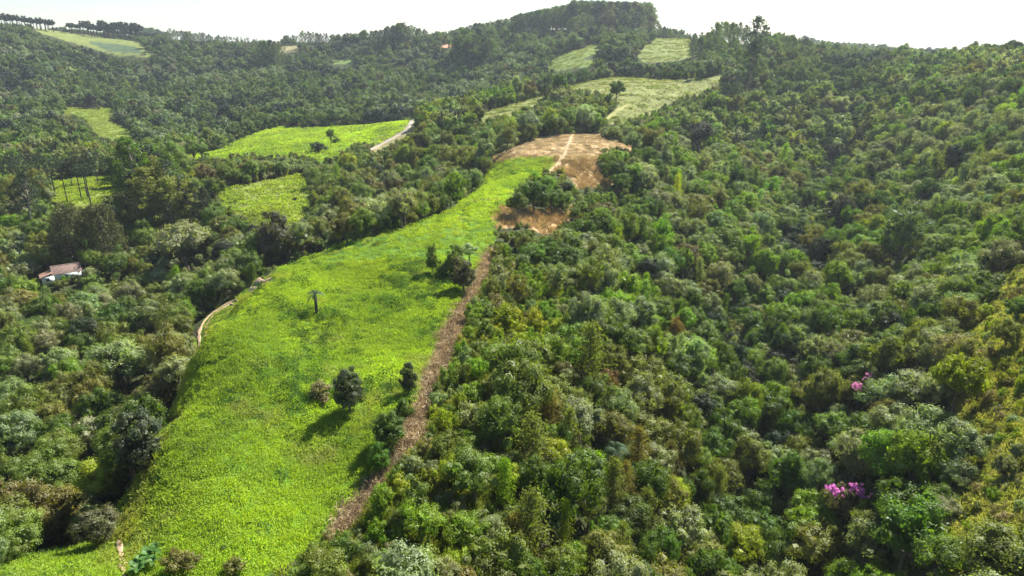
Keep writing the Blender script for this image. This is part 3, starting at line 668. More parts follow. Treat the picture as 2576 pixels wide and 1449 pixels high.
for i, (u, v, w, lk) in enumerate([(1305, 505, 62, 'deep green'), (1345, 490, 70, 'deep green'), (1390, 495, 66, 'deep green'), (1415, 500, 56, 'mid green'), (1370, 470, 60, 'bright green'), (1320, 480, 50, 'mid green'), (1425, 475, 36, 'dark green')]):
    T(u, v, w, 'broad', i + 2, lk, 'broadleaf_tree', ['deep green outer tree', 'deep green bulky tree', 'deep green full tree', 'mid green end tree', 'bright green top tree', 'mid green upper tree', 'small dark tree'][i] + ' of the round thicket on the dry slope', group='trees of the round thicket')
for i, (u, v, w, lk) in enumerate([(1535, 400, 50, 'bright green'), (1560, 395, 46, 'bright green'), (1550, 430, 60, 'deep green'), (1590, 440, 66, 'bright green'), (1560, 460, 56, 'deep green'), (1602, 428, 46, 'mid green')]):
    T(u, v, w, 'broad', i + 4, lk, 'broadleaf_tree', ['bright green upper tree', 'bright green peaked tree', 'deep green bulging tree', 'bright green wide tree', 'deep green low tree', 'mid green back tree'][i] + ' at the corner of the tan field', group='trees at the corner of the dry field')
for i, (u, v, w, k, pd, lk, sz, lb) in enumerate([
 (1412, 830, 58, 'broad', 3, 'yellow-green', 1.1, 'dark-bodied tree with a glowing yellow crown beyond the brown strip'), (1760, 1150, 70, 'broad', 1, 'bright green', 1, 'bright green tree in silvery woods'),
 (1660, 780, 66, 'broad', 6, 'mid green', 1, 'domed leaf-green tree above the silvery woods'), (1725, 800, 70, 'broad', 2, 'bright green', 1.1, 'fresh green full tree beside the domed one'),
 (1530, 960, 60, 'loose', 1, 'rusty', 1, 'orange-leaved tree among green ones on the mid slope'), (1700, 830, 44, 'loose', 2, 'rusty', 1.3, 'small rusty tree under the fresh green tree'),
 (1870, 1370, 110, 'broad', 7, 'yellow-green', 1.1, 'yellow-topped tree with a black shaded side near the bottom'), (2060, 1370, 150, 'broad', 4, 'olive', .85, 'broad olive tree at the bottom'),
 (1480, 1290, 90, 'loose', 3, 'mid green', 1, 'open mid green tree among feathery ones'), (1430, 945, 46, 'broad', 0, 'silvery', 1, 'pale silver tree of the mid slope'),
 (1060, 1310, 120, 'broad', 4, 'bright green', .85, 'large fresh green bushy tree right of the lower brown strip'), (1180, 1330, 110, 'broad', 8, 'bright green', .8, 'low yellow-green spreading tree near the bottom edge'),
 (1010, 1300, 70, 'broad', 2, 'mid green', 1, 'mid green tree touching the lower brown strip'), (870, 1390, 90, 'loose', 1, 'deep green', .9, 'deep green tree at the tip of the field'),
 (2140, 700, 60, 'broad', 5, 'grey-green', 1, 'silver domed tree in the gully'), (2200, 420, 62, 'broad', 1, 'mid green', .8, 'rounded tree on the far flank')]):
    T(u, v, w, k, pd, lk, 'broadleaf_tree', lb, sz=sz)
# slender feathery trees of the lower slope
FE = [(1383, 985, 1100, 'rusty'), (1335, 1255, 1440, 'olive'), (1540, 1165, 1290, 'olive'), (1480, 830, 1000, 'olive'), (1600, 1080, 1200, 'rusty'), (1570, 1165, 1260, 'rusty'), (1415, 1270, 1400, 'yellow-green'), (1295, 1310, 1449, 'rusty'),
      (1430, 1040, 1160, 'olive'), (1620, 1230, 1340, 'olive'), (1500, 1150, 1260, 'bright green'), (1340, 1060, 1210, 'olive'), (1680, 1110, 1220, 'brownish'), (1560, 1320, 1430, 'olive'), (1270, 1170, 1290, 'bright green'), (1800, 1180, 1290, 'olive')]
lb = name_it([(u, vt, lk, 'slender') for u, vt, vb, lk in FE], 'feathery tree')
for i, (u, vt, vb, lk) in enumerate(FE):
    X, Y, h = on_ground(u, vb, vt); h = min(max(h, 5), 13) * 1.1; TAKEN.append((X, Y, 1.2)); KEYS.append((u, vt + (vb - vt) * .3, (vb - vt) * .3, Y))
    plant('feather', i, X, Y, h, lk, 'feathery_tree', lb[i] if i else 'tallest feathery tree with rusty olive tips standing above the slope', 'tree', 'slender feathery trees of the lower slope', tn=np.array({'rusty': (.17, .14, .03), 'olive': (.14, .16, .03), 'brownish': (.13, .12, .04)}.get(lk, TINT.get(lk))) * random.uniform(.9, 1.15), wide=random.uniform(.9, 1.2))
# lone tree in the striped field, tree in the upper lime field, stand-alone bushes
X, Y, h = on_ground(1551, 252, 204); plant('broad', 3, X, Y, h / 2.25, 'deep green', 'broadleaf_tree', 'lone round tree on a clear trunk in the striped field', sz=1.0)
X, Y, h = on_ground(833, 372, 318); plant('loose', 0, X, Y, h / 2.5, 'deep green', 'broadleaf_tree', 'lone thin tree standing in the upper lime field', wide=.62)
for u, v, w, lb in ((800, 372, 40, 'low dark bush beside the lone thin tree'), (560, 1380, 20, 'small dark bush low in the green field'), (742, 501, 12, 'tiny dark bush in the lower lime pasture'), (845, 352, 26, 'pale green bush behind the lone thin tree'), (450, 1415, 84, 'olive bush at the bottom edge of the field'), (585, 1430, 70, 'rusty olive bush at the bottom edge of the field'), (805, 985, 66, 'grey twiggy bush with dry branches beside the lone dark field tree'), (815, 1005, 40, 'dry brown twiggy bush below the grey twiggy bush')):
    T(u, v, w, 'shrub', random.randrange(5), 'sandy' if 'twiggy' in lb else 'dark green' if 'dark' in lb else 'olive' if 'olive' in lb else 'mid green', 'shrub', lb, cat='shrub', h=.6, sz=.8)
# eucalyptus: (u, top v, distance) sets
EU = []
def row(u0, u1, v0, v1, Y0, Y1, n, jv=5, kind='euc', noun='eucalyptus_tree', look=('dark green', 'deep green', 'mid green'), hmin=8, hmax=34, wide=1.3, grp=None):
    for i in range(n):
        f = (i + random.uniform(.1, .9)) / n; u = u0 + (u1 - u0) * f; Y = random.uniform(Y0, Y1); vt = v0 + (v1 - v0) * f + random.uniform(-jv, jv)
        X, h = under(u, vt, Y)
        if h < hmin * .55: continue
        EU.append((('euc_dense' if kind == 'euc' and random.random() < .5 else kind), noun, X, Y, min(max(h, hmin), hmax), u, vt, random.choice(look), wide * random.uniform(.85, 1.2) * (.85 if kind == 'euc' else 1), grp))
row(1110, 1200, 84, 62, 880, 930, 16, 3, grp='plantation trees on the hilltop', look=('mid green', 'dark green'), wide=1.7); row(1290, 1440, 42, 14, 820, 900, 60, 3, grp='plantation trees on the hilltop', wide=1.7); row(1440, 1640, 6, 12, 820, 890, 80, 4, grp='plantation trees on the hilltop', wide=1.7, look=('dark green', 'mid green', 'olive'))
row(1430, 1645, 40, 34, 790, 830, 50, 9, grp='plantation trees on the hilltop', wide=1.7, look=('dark green', 'mid green', 'olive')); row(1435, 1640, 62, 66, 765, 795, 40, 8, grp='plantation trees on the hilltop', wide=1.7, look=('dark green', 'mid green', 'olive'))
row(1190, 1300, 64, 42, 850, 930, 24, 3, grp='plantation trees on the hilltop', look=('mid green', 'dark green'), wide=1.6)
row(1148, 1245, 72, 78, 720, 770, 20, 6, grp='eucalyptus stand below the hill', wide=1.6); row(1150, 1240, 90, 95, 700, 725, 12, 6, grp='eucalyptus stand below the hill', wide=1.6)
row(932, 1020, 82, 58, 830, 880, 22, 3, grp='eucalyptus stand on the round skyline knoll', wide=1.5); row(1000, 1075, 60, 78, 830, 880, 16, 4, grp='eucalyptus stand on the round skyline knoll', wide=1.5)
row(752, 822, 78, 86, 880, 930, 11, 5, kind='euc_dense', grp='steep clump on the skyline', wide=1.0); row(820, 900, 100, 104, 880, 930, 6, 4, grp='steep clump on the skyline')
row(655, 702, 106, 104, 800, 830, 6, 3, kind='euc_dense', grp='dark clump by the small tan field', wide=1.1, hmin=7); row(705, 750, 98, 88, 980, 1050, 8, 4, grp='dark clump by the small tan field', hmin=7)
row(420, 655, 76, 104, 930, 1000, 44, 4, grp='long eucalyptus row on the skyline', wide=1.5)
row(345, 425, 72, 72, 1480, 1560, 22, 1.5, grp='hazy far stand', wide=1.9, hmin=14)
row(1742, 1800, 92, 84, 560, 620, 12, 5, grp='grove on the right skyline', wide=1.3); row(1800, 1890, 64, 66, 550, 600, 13, 8, grp='grove on the right skyline', wide=1.2); row(1750, 1890, 100, 104, 530, 555, 12, 6, grp='grove on the right skyline', wide=1.4)
row(1650, 1740, 58, 84, 740, 800, 11, 4, kind='euc_dense', grp='trees behind the far pale field', hmin=6, wide=1.2)
row(2020, 2150, 92, 118, 1150, 1250, 26, 2, grp='trees on the blue far hill', wide=1.8); row(2150, 2262, 124, 124, 1100, 1200, 22, 2, grp='trees on the blue far hill', wide=1.8)
row(2254, 2290, 118, 114, 480, 500, 3, 2, kind='loose', noun='broadleaf_tree', grp='skyline trees above the right woods', wide=1, hmin=6)
row(1925, 2030, 100, 102, 545, 600, 16, 6, kind='euc_dense', grp='dark trees right of the tall skyline eucalyptus', hmin=7, wide=1.3)
row(0, 130, 42, 58, 960, 1010, 26, 8, kind='crest', noun='araucaria_tree', look=('dark green',), hmin=10, hmax=22, grp='araucarias along the skyline', wide=1.1)
row(170, 345, 62, 68, 985, 1040, 26, 9, kind='crest', noun='araucaria_tree', look=('dark green',), hmin=12, hmax=24, grp='araucarias along the skyline', wide=1.2)
row(262, 400, 78, 86, 1020, 1080, 20, 3, kind='crest', noun='araucaria_tree', look=('dark green',), hmin=9, hmax=22, grp='araucarias along the skyline', wide=1.1)
row(298, 425, 362, 400, 232, 262, 13, 14, grp='tall eucalyptus clump above the house woods', look=('olive', 'dark green', 'deep green'), wide=1.25, hmax=33); row(330, 470, 430, 455, 225, 240, 9, 12, grp='tall eucalyptus clump above the house woods', look=('dark green', 'olive'), wide=1.35)
row(455, 525, 452, 478, 225, 240, 6, 8, kind='euc_dense', grp='tall eucalyptus clump above the house woods', look=('dark green',), wide=.9)
row(0, 60, 470, 430, 225, 250, 5, 14, kind='euc', grp='trees at the picture edge beside the araucarias', look=('olive', 'dark green'), wide=1.3)
NOUN = {'euc': 'eucalyptus', 'euc_dense': 'leafy eucalyptus', 'umbrella': 'flat-topped araucaria', 'crest': 'flat-topped araucaria', 'loose': 'broad tree'}
EU.sort(key=lambda e: -e[4] * e[8] / e[3]); neu = 0; mass = []; single = []
for e in EU:
    if e[1] == 'eucalyptus_tree': neu += 1
    (mass if e[1] == 'eucalyptus_tree' and neu > 292 else single).append(e)
lbs = name_it([(e[5], e[6], e[7], 'tall' if e[4] > 18 else 'middling', NOUN[e[0]]) for e in single])
for e, lb in zip(single, lbs):
    s = e[4] / {'loose': 2.5, 'crest': 2.85}.get(e[0], 1)
    plant(e[0], random.randrange(6), e[2], e[3], s, e[7], e[1], lb, 'tree', e[9], wide=e[8], tn=tint(e[7]) * (np.array([.62, .68, .9]) if e[3] > 700 else 1.0)); TAKEN.append((e[2], e[3], 2.))  # far stands tinted darker and bluer, haze painted into the foliage
for e in mass: TAKEN.append((e[2], e[3], 2.))
MASS = mass
X, h = under(1905, 48, 440); plant('euc', 3, X, 440, h, 'dark green', 'eucalyptus_tree', 'tallest tree on the right skyline, gaunt eucalyptus wrapped in creepers', wide=1.25)
X2, h2 = under(1897, 110, 436); plant('euc_dense', 1, X2, 436, h2 * 1.0, 'dark green', 'eucalyptus_tree', 'dense dark creeper-clad tree at the foot of the tallest skyline eucalyptus', wide=.75)
# araucarias of the left middle ground
AR = [(22, 500, 398), (58, 505, 390), (104, 478, 388), (141, 497, 400), (170, 508, 418), (205, 500, 408), (222, 500, 392), (247, 462, 386), (230, 520, 420), (182, 470, 402), (75, 470, 410), (112, 588, 522), (285, 470, 400)]
for i, (u, vb, vt) in enumerate(AR):
    X, Y, h = on_ground(u, vb, vt); TAKEN.append((X, Y, 1.5))
    plant('umbrella', i, X, Y, min(max(h, 9), 20), 'dark green', 'araucaria_tree', name_it([(u, vt, 'dark', 'bare-trunked')], 'araucaria')[0].replace('bare-trunked dark', ['leaning', 'twin-topped', 'tall slim', 'thick-crowned', 'thin', 'sparse', 'straight', 'high-crowned', 'rounded', 'pale-trunked', 'short-crowned', 'small lone', 'shaded'][i] + ' bare-trunked'), 'tree', 'bare-trunked araucarias of the middle ground', wide=1.15)
for i, (u, vb, vt, w) in enumerate([(191, 668, 528, 92), (274, 672, 517, 92)]):
    X, Y, h = on_ground(u, vb, vt); TAKEN.append((X, Y, 5)); plant('young', i, X, Y, h, 'olive', 'araucaria_tree', ['cone-shaped young araucaria closer to the house', 'rounded young araucaria farther from the house'][i], 'tree', 'two young araucarias above the house', tn=(.10, .105, .035), wide=w / (vb - vt) / .74)
# blossom on the flowering trees
def blossom(tree, C, r, seed, col):
    rng = np.random.default_rng(seed); g = Geo()
    for c in C:
        for _ in range(6):
            cc = np.array(c) + rng.normal(size=3) * r * [.75, .5, .6]; n = 34; d = unit(rng.normal(size=(n, 3)) + [0, 0, .4]); leaves(g, cc + d * r * rng.uniform(.15, .5, n)[:, None], d + rng.normal(size=(n, 3)) * .5, .06, rng, asp=.8)
    m = leaf_mat('petals_%d' % seed, col, trans=.3, sheen=.02, ttint=(1, .7, 1)); o = add('blossom', g.mesh('blossom', [m]), tree); tag(o, 'spray of pink flowers')
    o.rotation_euler = (0, 0, -tree.rotation_euler.z); return o
ft = [o for o in COL.objects if o.name.startswith('flowering_tree')]
KEYS.append((2165, 985, 66, 96.)); KEYS.append((2150, 1245, 60, 78.))
blossom(ft[0], [(-.85, -.6, 2.15), (-.6, -.75, 2.3), (-.7, -.85, 2.0), (-.38, -.85, 2.15), (-.02, -.6, 2.65), (.08, -.4, 2.85), (.2, -.6, 2.6), (.38, -.75, 2.45), (.55, -.8, 2.35), (.72, -.8, 2.25), (.95, -.65, 2.15), (.1, -.9, 2.35)], .19, 1, (.84, .42, .62))
blossom(ft[1], [(-.8, -.1, 2.3), (-.7, -.1, 2.2), (-.58, -.15, 2.1), (-.48, -.2, 2.02), (-.38, -.2, 1.98), (.2, -.1, 2.25), (.32, -.1, 2.2), (.45, -.15, 2.12), (.58, -.2, 2.05), (.7, -.2, 1.95), (.76, -.2, 1.85), (.5, -.25, 2.0)], .15, 2, (.88, .38, .76))
# palms and bananas
def palm(u, vb, vt, seed, label, name='palm_tree', L=2.0, fine=True):
    X, Y, h = on_ground(u, vb, vt); h = min(max(h, 3), 9); a, b, c = palm_meshes(seed, h, L); o = empty(name, (X, Y, float(height(X, Y)[0]))); tag(o, label, 'palm')
    q = add('fronds', a, o); q['tint'] = [.07, .12, .05]; add('trunk', b, o); q = add('dead_fronds', c, o); q['tint'] = [.3, .24, .14]; TAKEN.append((X, Y, 1.5)); return o
palm(797, 793, 738, 1, 'lone shaggy palm with a dark trunk in the green field', L=1.7)
palm(1542, 1190, 1125, 2, 'palm with drooping fronds rising from the feathery trees', L=2.3); palm(2052, 1215, 1190, 3, 'palm hidden deep in the lower woods', L=2.0)
BM = [banana_mesh(s) for s in (1, 2, 3)]
for i, (u, v, s) in enumerate([(345, 1440, .62), (362, 1428, .66), (378, 1416, .78), (392, 1404, .68), (352, 1448, .6), (388, 1428, .62)]):
    P = at(u, v)[0]; o = empty('banana_plant', tuple(map(float, P)), i * 1.3, s); TAKEN.append((P[0], P[1], .8))
    tag(o, ['lowest', 'broad-leaved', 'tall upright-leaved', 'uppermost', 'half-cut corner', 'leaning'][i] + ' banana plant in the clump at the bottom edge of the field', 'banana plant', 'banana clump at the bottom edge')
    q = add('leaves', BM[i % 3][0], o); q['tint'] = [.08, .17, .03]; q = add('stem', BM[i % 3][1], o); q['tint'] = [.12, .15, .06]

# ============================== house, cow, trough ==============================
hp = at(150, 706)[0]; HX, HY, HZ = float(hp[0]), float(hp[1]), float(hp[2]); TAKEN += [(HX, HY, 5.2), (HX + 4, HY + 1.5, 4), (HX - 3, HY - 2, 4), (HX - 3, HY - 6, 2.6), (HX - 5, HY - 4.5, 2.)]
house = empty('house', (HX, HY, HZ), math.radians(36)); house.scale = (.84, .84, .84); tag(house, 'white weathered farmhouse with a faded red tiled roof among the trees', 'house')
M_WALL = plain('limewashed_boards', (.72, .77, .76), .8, .12, 1.5); M_TILE = plain('faded_clay_tiles', (.42, .22, .15), .85, .3, 2.2, (.52, .34, .26)); M_TILE2 = plain('old_clay_tiles', (.36, .24, .19), .85, .3, 2.2, (.45, .33, .28))
M_DARKW = plain('dark_gable_boards', (.16, .2, .24), .8, .2, 2); M_GLASS = plain('window_glass', (.03, .05, .04), .15, .1, 2, spec=.6); M_WHITE = plain('white_paint', (.78, .78, .75), .6, .08, 2); M_STONE = plain('footing_stone', (.12, .11, .1), .9, .3, 2)  # gable boards are darker and bluer than the walls
def slab(P, th=.12):
    P = np.array(P, float); g = Geo(); V = np.concatenate([P, P - [0, 0, th]]); n = len(P); 
    return g.quads(V, np.array([[0, 1, 2, 3], [7, 6, 5, 4]] + [[i, i + n, (i + 1) % n + n, (i + 1) % n] for i in range(n)]))
def tiled(P0, P1, P2, P3, nt=14):
    """roof plane from eave P0-P1 to ridge P3-P2 with ribs of tiles running down it"""
    P0, P1, P2, P3 = map(lambda p: np.array(p, float), (P0, P1, P2, P3)); g = slab([P0, P1, P2, P3])
    nrm = np.cross(P1 - P0, P3 - P0); nrm /= np.linalg.norm(nrm)
    for i in range(nt):
        f = (i + .5) / nt; g.tube([P0 + (P1 - P0) * f + nrm * .02, P3 + (P2 - P3) * f + nrm * .02], [.09, .09], 5)
    return g
g = Geo(); g.box((2.6, 0, 1.9), (8.0, 4.6, 2.6)); g.box((-3.1, -.9, 1.55), (3.6, 4.6, 2.5))
for i in range(20): g.box((-4.91, -2.9 + i * .2, 1.55), (.03, .03, 2.46)); 
for i in range(16): g.box((-4.7 + i * .2, -3.21, 1.55), (.03, .03, 2.46))
add('wall', g.mesh('house_wall', [M_WALL]), house)
g = Geo(); V = np.array([[-1.42, -2.3, 3.2], [-1.42, 2.3, 3.2], [-1.42, 0, 4.6], [-1.46, -2.3, 3.2], [-1.46, 2.3, 3.2], [-1.46, 0, 4.6], [-1.42, 0, 3.2], [-1.46, 0, 3.2]])
g.quads(V, np.array([[0, 6, 2, 2], [6, 1, 2, 2], [3, 5, 5, 7], [7, 5, 5, 4]])[:, [0, 1, 2, 3]]) if False else g.box((-1.45, 0, 3.55), (.1, 4.2, .75)).box((-1.45, 0, 4.15), (.1, 2.6, .5)).box((-1.45, 0, 4.6), (.1, 1.3, .4))
tag(add('gable', g.mesh('house_gable', [M_DARKW]), house), 'dark gable boards')
g = tiled((-1.9, -2.75, 3.05), (6.9, -2.75, 3.05), (6.9, 0, 5.3), (-1.9, 0, 5.3), 26); g2 = tiled((6.9, 2.75, 3.05), (-1.9, 2.75, 3.05), (-1.9, 0, 5.3), (6.9, 0, 5.3), 26)
g.quads(np.concatenate(g2.V), np.concatenate(g2.Q), np.concatenate(g2.v)); g.tube([[-1.9, 0, 5.35], [6.9, 0, 5.35]], [.13, .13], 6); rf = add('roof', g.mesh('house_roof', [M_TILE2]), house)
g = tiled((-5.4, 1.8, 2.72), (-5.4, -3.6, 2.72), (-1.3, -3.2, 4.0), (-1.5, 1.8, 4.0), 18); tag(add('roof', g.mesh('annex_roof', [M_TILE]), house), 'redder lean-to roof over the front room')
g = Geo(); g.box((-3.2, -3.24, 1.85), (1.2, .12, 1.1)); w_ = add('window', g.mesh('window_frame', [M_WHITE]), house); g = Geo(); g.box((-3.48, -3.31, 1.85), (.5, .04, .94)).box((-2.92, -3.31, 1.85), (.5, .04, .94)); add('pane', g.mesh('window_pane', [M_GLASS]), w_)
g = Geo(); g.box((-4.95, .2, 1.85), (.12, 1.1, 1.0)); w_ = add('window', g.mesh('window_frame_b', [M_WHITE]), house); g = Geo(); g.box((-5.02, .2, 1.85), (.04, .94, .84)); add('pane', g.mesh('window_pane_b', [M_GLASS]), w_)
g = Geo(); g.box((7.5, -1.2, 2.55), (1.6, 2.2, .12)).box((8.1, -2.1, 1.4), (.14, .14, 2.2)).box((8.1, -.3, 1.4), (.14, .14, 2.2)); tag(add('porch', g.mesh('house_porch', [M_WHITE]), house), 'white flat porch roof on posts')
g = Geo(); g.box((0.9, -.1, -.2), (11.2, 4.2, 1.6)); add('footing', g.mesh('house_footing', [M_STONE]), house)

for u, v, w, lk, lb in ((166, 704, 34, 'bright green', 'bright green bush against the long wall of the house'), (186, 700, 34, 'olive', 'olive bush by the porch end of the house'), (150, 716, 30, 'mid green', 'mid green bush in front of the house corner'), (90, 712, 26, 'yellow-green', 'yellow-green bush at the lean-to end of the house')):
    T(u, v, w, 'shrub', random.randrange(5), lk, 'shrub', lb, cat='shrub', h=.6)
def cow(X, Y, rz, label, col):
    """one continuous body grown by a skin modifier"""
    v = [(0, 0, .95), (-.35, 0, .93), (-.7, 0, .98), (.35, 0, .92), (.66, 0, 1.0), (.92, 0, 1.18), (1.1, 0, 1.3), (1.38, 0, 1.16), (-.84, 0, 1.02), (-.9, 0, .6)]; e = [(0, 1), (1, 2), (0, 3), (3, 4), (4, 5), (5, 6), (6, 7), (2, 8), (8, 9)]
    r = [.34, .32, .24, .33, .26, .17, .14, .085, .05, .025]
    for x, sx in ((-.66, -1), (.6, 1)):
        for y in (-.17, .17):
            a = len(v); v += [(x, y, .72), (x + (.07 if sx < 0 else -.02), y, .44), (x - (.03 if sx < 0 else 0), y, .2), (x + .02, y, 0)]; r += [.13, .08, .055, .06]; e += [((2 if sx < 0 else 4), a), (a, a + 1), (a + 1, a + 2), (a + 2, a + 3)]
    for y in (-1, 1):
        a = len(v); v += [(1.06, .12 * y, 1.4), (1.02, .24 * y, 1.41)]; r += [.04, .03]; e += [(6, a), (a, a + 1)]
    me = bpy.data.meshes.new('cow_body'); me.from_pydata(v, e, []); me.materials.append(plain('cow_hide', col, .8, .2, 3)); o = add('cow', me)
    md = o.modifiers.new('skin', 'SKIN'); sv = me.skin_vertices[0].data
    for i, q in enumerate(r): sv[i].radius = (q, q)
    sv[0].use_root = True; md.use_smooth_shade = True; o.modifiers.new('sub', 'SUBSURF').levels = 1
    o.location = (X, Y, float(height(X, Y)[0])); o.rotation_euler = (0, 0, rz); tag(o, label, 'cow'); TAKEN.append((X, Y, 2))
P = at(1516, 348)[0]; cow(float(P[0]), float(P[1]), math.radians(-115), 'dark brown cow standing at the upper edge of the tan dry field', (.035, .02, .016))
P = at(592, 543)[0]; g = Geo(); g.box((0, 0, .32), (1.7, .8, .08)).box((0, -.37, .5), (1.7, .07, .4)).box((0, .37, .5), (1.7, .07, .4)).box((-.82, 0, .5), (.07, .68, .4)).box((.82, 0, .5), (.07, .68, .4)).box((-.6, 0, .1), (.12, .6, .5)).box((.6, 0, .1), (.12, .6, .5))
o = add('trough', g.mesh('trough', [M_WHITE])); o.location = tuple(map(float, P)); o.rotation_euler = (0, 0, .2); tag(o, 'small white trough at the foot of the lower lime pasture', 'trough'); TAKEN.append((P[0], P[1], 6.))

# ============================== the woods ==============================
OPEN = [k for k in ZONES if k not in ('scrub', 'olive')]
def visible(X, Y, Z, extra=5, n=70):
    ok = np.ones(len(X), bool)
    for f in np.linspace(.25, .985, n):
        zz = CZ + (Z + extra - CZ) * f; ok &= zz > height(X * f, Y * f)
    return ok
def dart(n, y0, y1, r_of, keep, pack=.72, taken=TAKEN):
    """irregular planting: larger plants first, none closer than their crowns allow"""
    Y = np.sqrt(RNG.uniform(y0 ** 2, y1 ** 2, n)); X = Y * RNG.uniform(-1.06, 1.06, n); Z = height(X, Y); R = r_of(X, Y)
    k = keep(X, Y, Z, R); X, Y, Z, R = X[k], Y[k], Z[k], R[k]; o = np.argsort(-R); cell = 2.2 * R.max() * pack if len(R) else 1; grid = {}; out = []
    for (a, b, r) in taken: 
        if y0 - 10 < b < y1 + 10: grid.setdefault((int(a // cell), int(b // cell)), []).append((a, b, r))
    for i in o:
        x, y, r = X[i], Y[i], R[i]; ci, cj = int(x // cell), int(y // cell); ok = True
        for p in (ci - 1, ci, ci + 1):
            for q in (cj - 1, cj, cj + 1):
                for (a, b, s) in grid.get((p, q), ()):
                    if (a - x) ** 2 + (b - y) ** 2 < ((r + s) * pack) ** 2: ok = False; break
                if not ok: break
            if not ok: break
        if ok: grid.setdefault((ci, cj), []).append((x, y, r)); out.append(i)
    out = np.array(out, int); return X[out], Y[out], Z[out], R[out]
def in_frame(X, Y, Z, m=220):
    u, v = project(X, Y, Z); return (u > -m) & (u < 2576 + m) & (v < 1449 + m) & (v > -80)
CUTL = line_at('1240 630 1200 720 1160 830 1110 930 1080 1030 1050 1110 990 1170 940 1260 850 1345')
CLEAR = [(poly('90 652 160 645 210 660 208 692 165 726 96 728'), 0, 183), (poly('775 725 820 725 815 800 780 800'), 0, 80), (poly('1280 60 1440 8 1500 -20 1640 -15 1660 30 1655 80 1430 76 1300 66'), 735, 2000), (poly('925 50 1080 50 1080 84 925 90'), 500, 2000),
 (poly('748 60 828 60 828 104 748 104'), 500, 2000), (poly('415 60 655 80 655 102 415 97'), 500, 2000), (poly('-60 20 130 40 390 60 390 90 260 80 130 62 -60 52'), 500, 2500), (poly('1740 50 1890 50 1890 108 1740 112'), 450, 2000), (poly('1148 62 1245 62 1245 108 1148 106'), 500, 2000),
 (poly('650 84 704 84 704 124 650 124'), 600, 2000), (poly('1896 40 1925 40 1912 176 1880 176'), 0, 436), (poly('2090 925 2240 925 2240 1015 2090 1015'), 0, 94), (poly('2060 1195 2205 1195 2205 1275 2060 1275'), 0, 76), (poly('812 312 854 312 854 376 812 376'), 0, 378), (poly('1522 198 1582 198 1582 258 1522 258'), 0, 372), (poly('2030 70 2270 90 2270 110 2030 100'), 500, 3000)]
def blocks(X, Y, Z, R):
    """growth that would stand in front of something the land shows openly"""
    g = np.zeros(len(X), bool); pts = []
    for f in (1.0, 2.0, 2.8): pts.append(project(X, Y, Z + R * f))
    u, v = pts[1]; e = R * FP / np.maximum(Y, 20) * .8; pts += [(u - e, v), (u + e, v)]
    for z in OPEN:
        P, a, b = ZONES[z]; g |= zone_mask(z, X, Y, Z)
        for j, (u, v) in enumerate(pts):
            if j > 2 and z == 'field': continue
            g |= inside(P, u, v) & (Y < b) & (Y > 25)
    for P, a, b in CLEAR:
        for u, v in pts: g |= inside(P, u, v) & (Y < b) & (Y > a)
    for ku, kv, kr, kY in KEYS:
        for u, v in pts[:3]: g |= ((u - ku) ** 2 + (v - kv) ** 2 < kr * kr) & (Y < kY)
    return g
def keep_wood(X, Y, Z, R):
    k = in_frame(X, Y, Z) & visible(X, Y, Z + R * 2); k[k] &= ~blocks(X[k], Y[k], Z[k], R[k])
    for z in ('scrub', 'olive'): k &= ~(zone_mask(z, X, Y, Z) & ((RNG.uniform(size=len(X)) > .022) | (fbm(X / 12, Y / 12, 88, 2) < .42)))
    k &= (dist_line(CUTL, X, Y) > 5.5 + R)
    for L, w in ((ROAD, 5), (TRACK, 2.6)): k &= dist_line(L, X, Y) > w + R * .3
    return k
def radius(X, Y):
    u, v = project(X, Y, height(X, Y)); b = np.clip(.8 + Y / 420, .95, 1.75) ; big = (RNG.uniform(size=len(X)) < .16) * RNG.uniform(.6, 1.8, len(X))
    left = np.where(u < 700, .3, 0)
    b = b * np.where(Y < 115, 1.14, 1.0)
    return np.minimum(.55 + RNG.gamma(2.0, .37, len(X)) + big + left, 3.2) * b * .93
W = [dart(56000, 36, 160, radius, keep_wood, .66), dart(100000, 160, 380, radius, keep_wood, .66), dart(120000, 380, 760, radius, keep_wood, .64), dart(60000, 760, 1250, radius, keep_wood, .66), dart(26000, 1250, 1750, radius, keep_wood, .66)]
X, Y, Z, R = [np.concatenate([w[i] for w in W]) for i in range(4)]
U, V_ = project(X, Y, Z + R * 1.3)
look = pick('far', len(X)); lf = pick('left', len(X)); rt = pick('right', len(X))
near = Y < 420; look = np.where(near & (U < 1200), lf, look); look = np.where(near & (U >= 1200), rt, look)
def patchy(names, sc, s0):                               # kinds of trees gather in patches
    f = np.stack([fbm(X / sc, Y / sc, s0 + 7 * k, 2) for k in range(len(names))]); return np.array(names)[f.argmax(0)]
pr = patchy(['grey-green', 'mid green', 'deep green', 'grey-green', 'olive', 'bright green'], 16, 300); pl = patchy(['mid green', 'olive', 'grey-green', 'deep green', 'mid green'], 18, 400); pf = patchy(['grey-green', 'mid green', 'deep green', 'dark green', 'mid green'], 45, 500)
look = np.where(RNG.uniform(size=len(X)) < .62, np.where(Y >= 420, pf, np.where(U < 1200, pl, pr)), look)
gl_ = np.interp(Y, [40, 63, 91, 115, 160, 190, 265, 350, 420], [2090, 2110, 2010, 2050, 1930, 2090, 2110, 2160, 2190])
look = np.where((np.abs(X / Y * 1822 + 1288 - gl_) < 900 / Y * 18) & (Y < 430) & (RNG.uniform(size=len(X)) < .6), np.where(RNG.uniform(size=len(X)) < .4, 'dark green', 'deep green'), look)  # trees along the gully tinted darker, standing in for its shade
app = R / Y; vis = (U > -20) & (U < 2596) & (V_ > 0) & (V_ < 1470) & visible(X, Y, Z + R * 1.8, 0)
order = np.argsort(-(app * vis)); n_ind = max(0, 297 - COUNT.get('broadleaf_tree', 0)); ind = order[:n_ind]; rest = order[n_ind:]
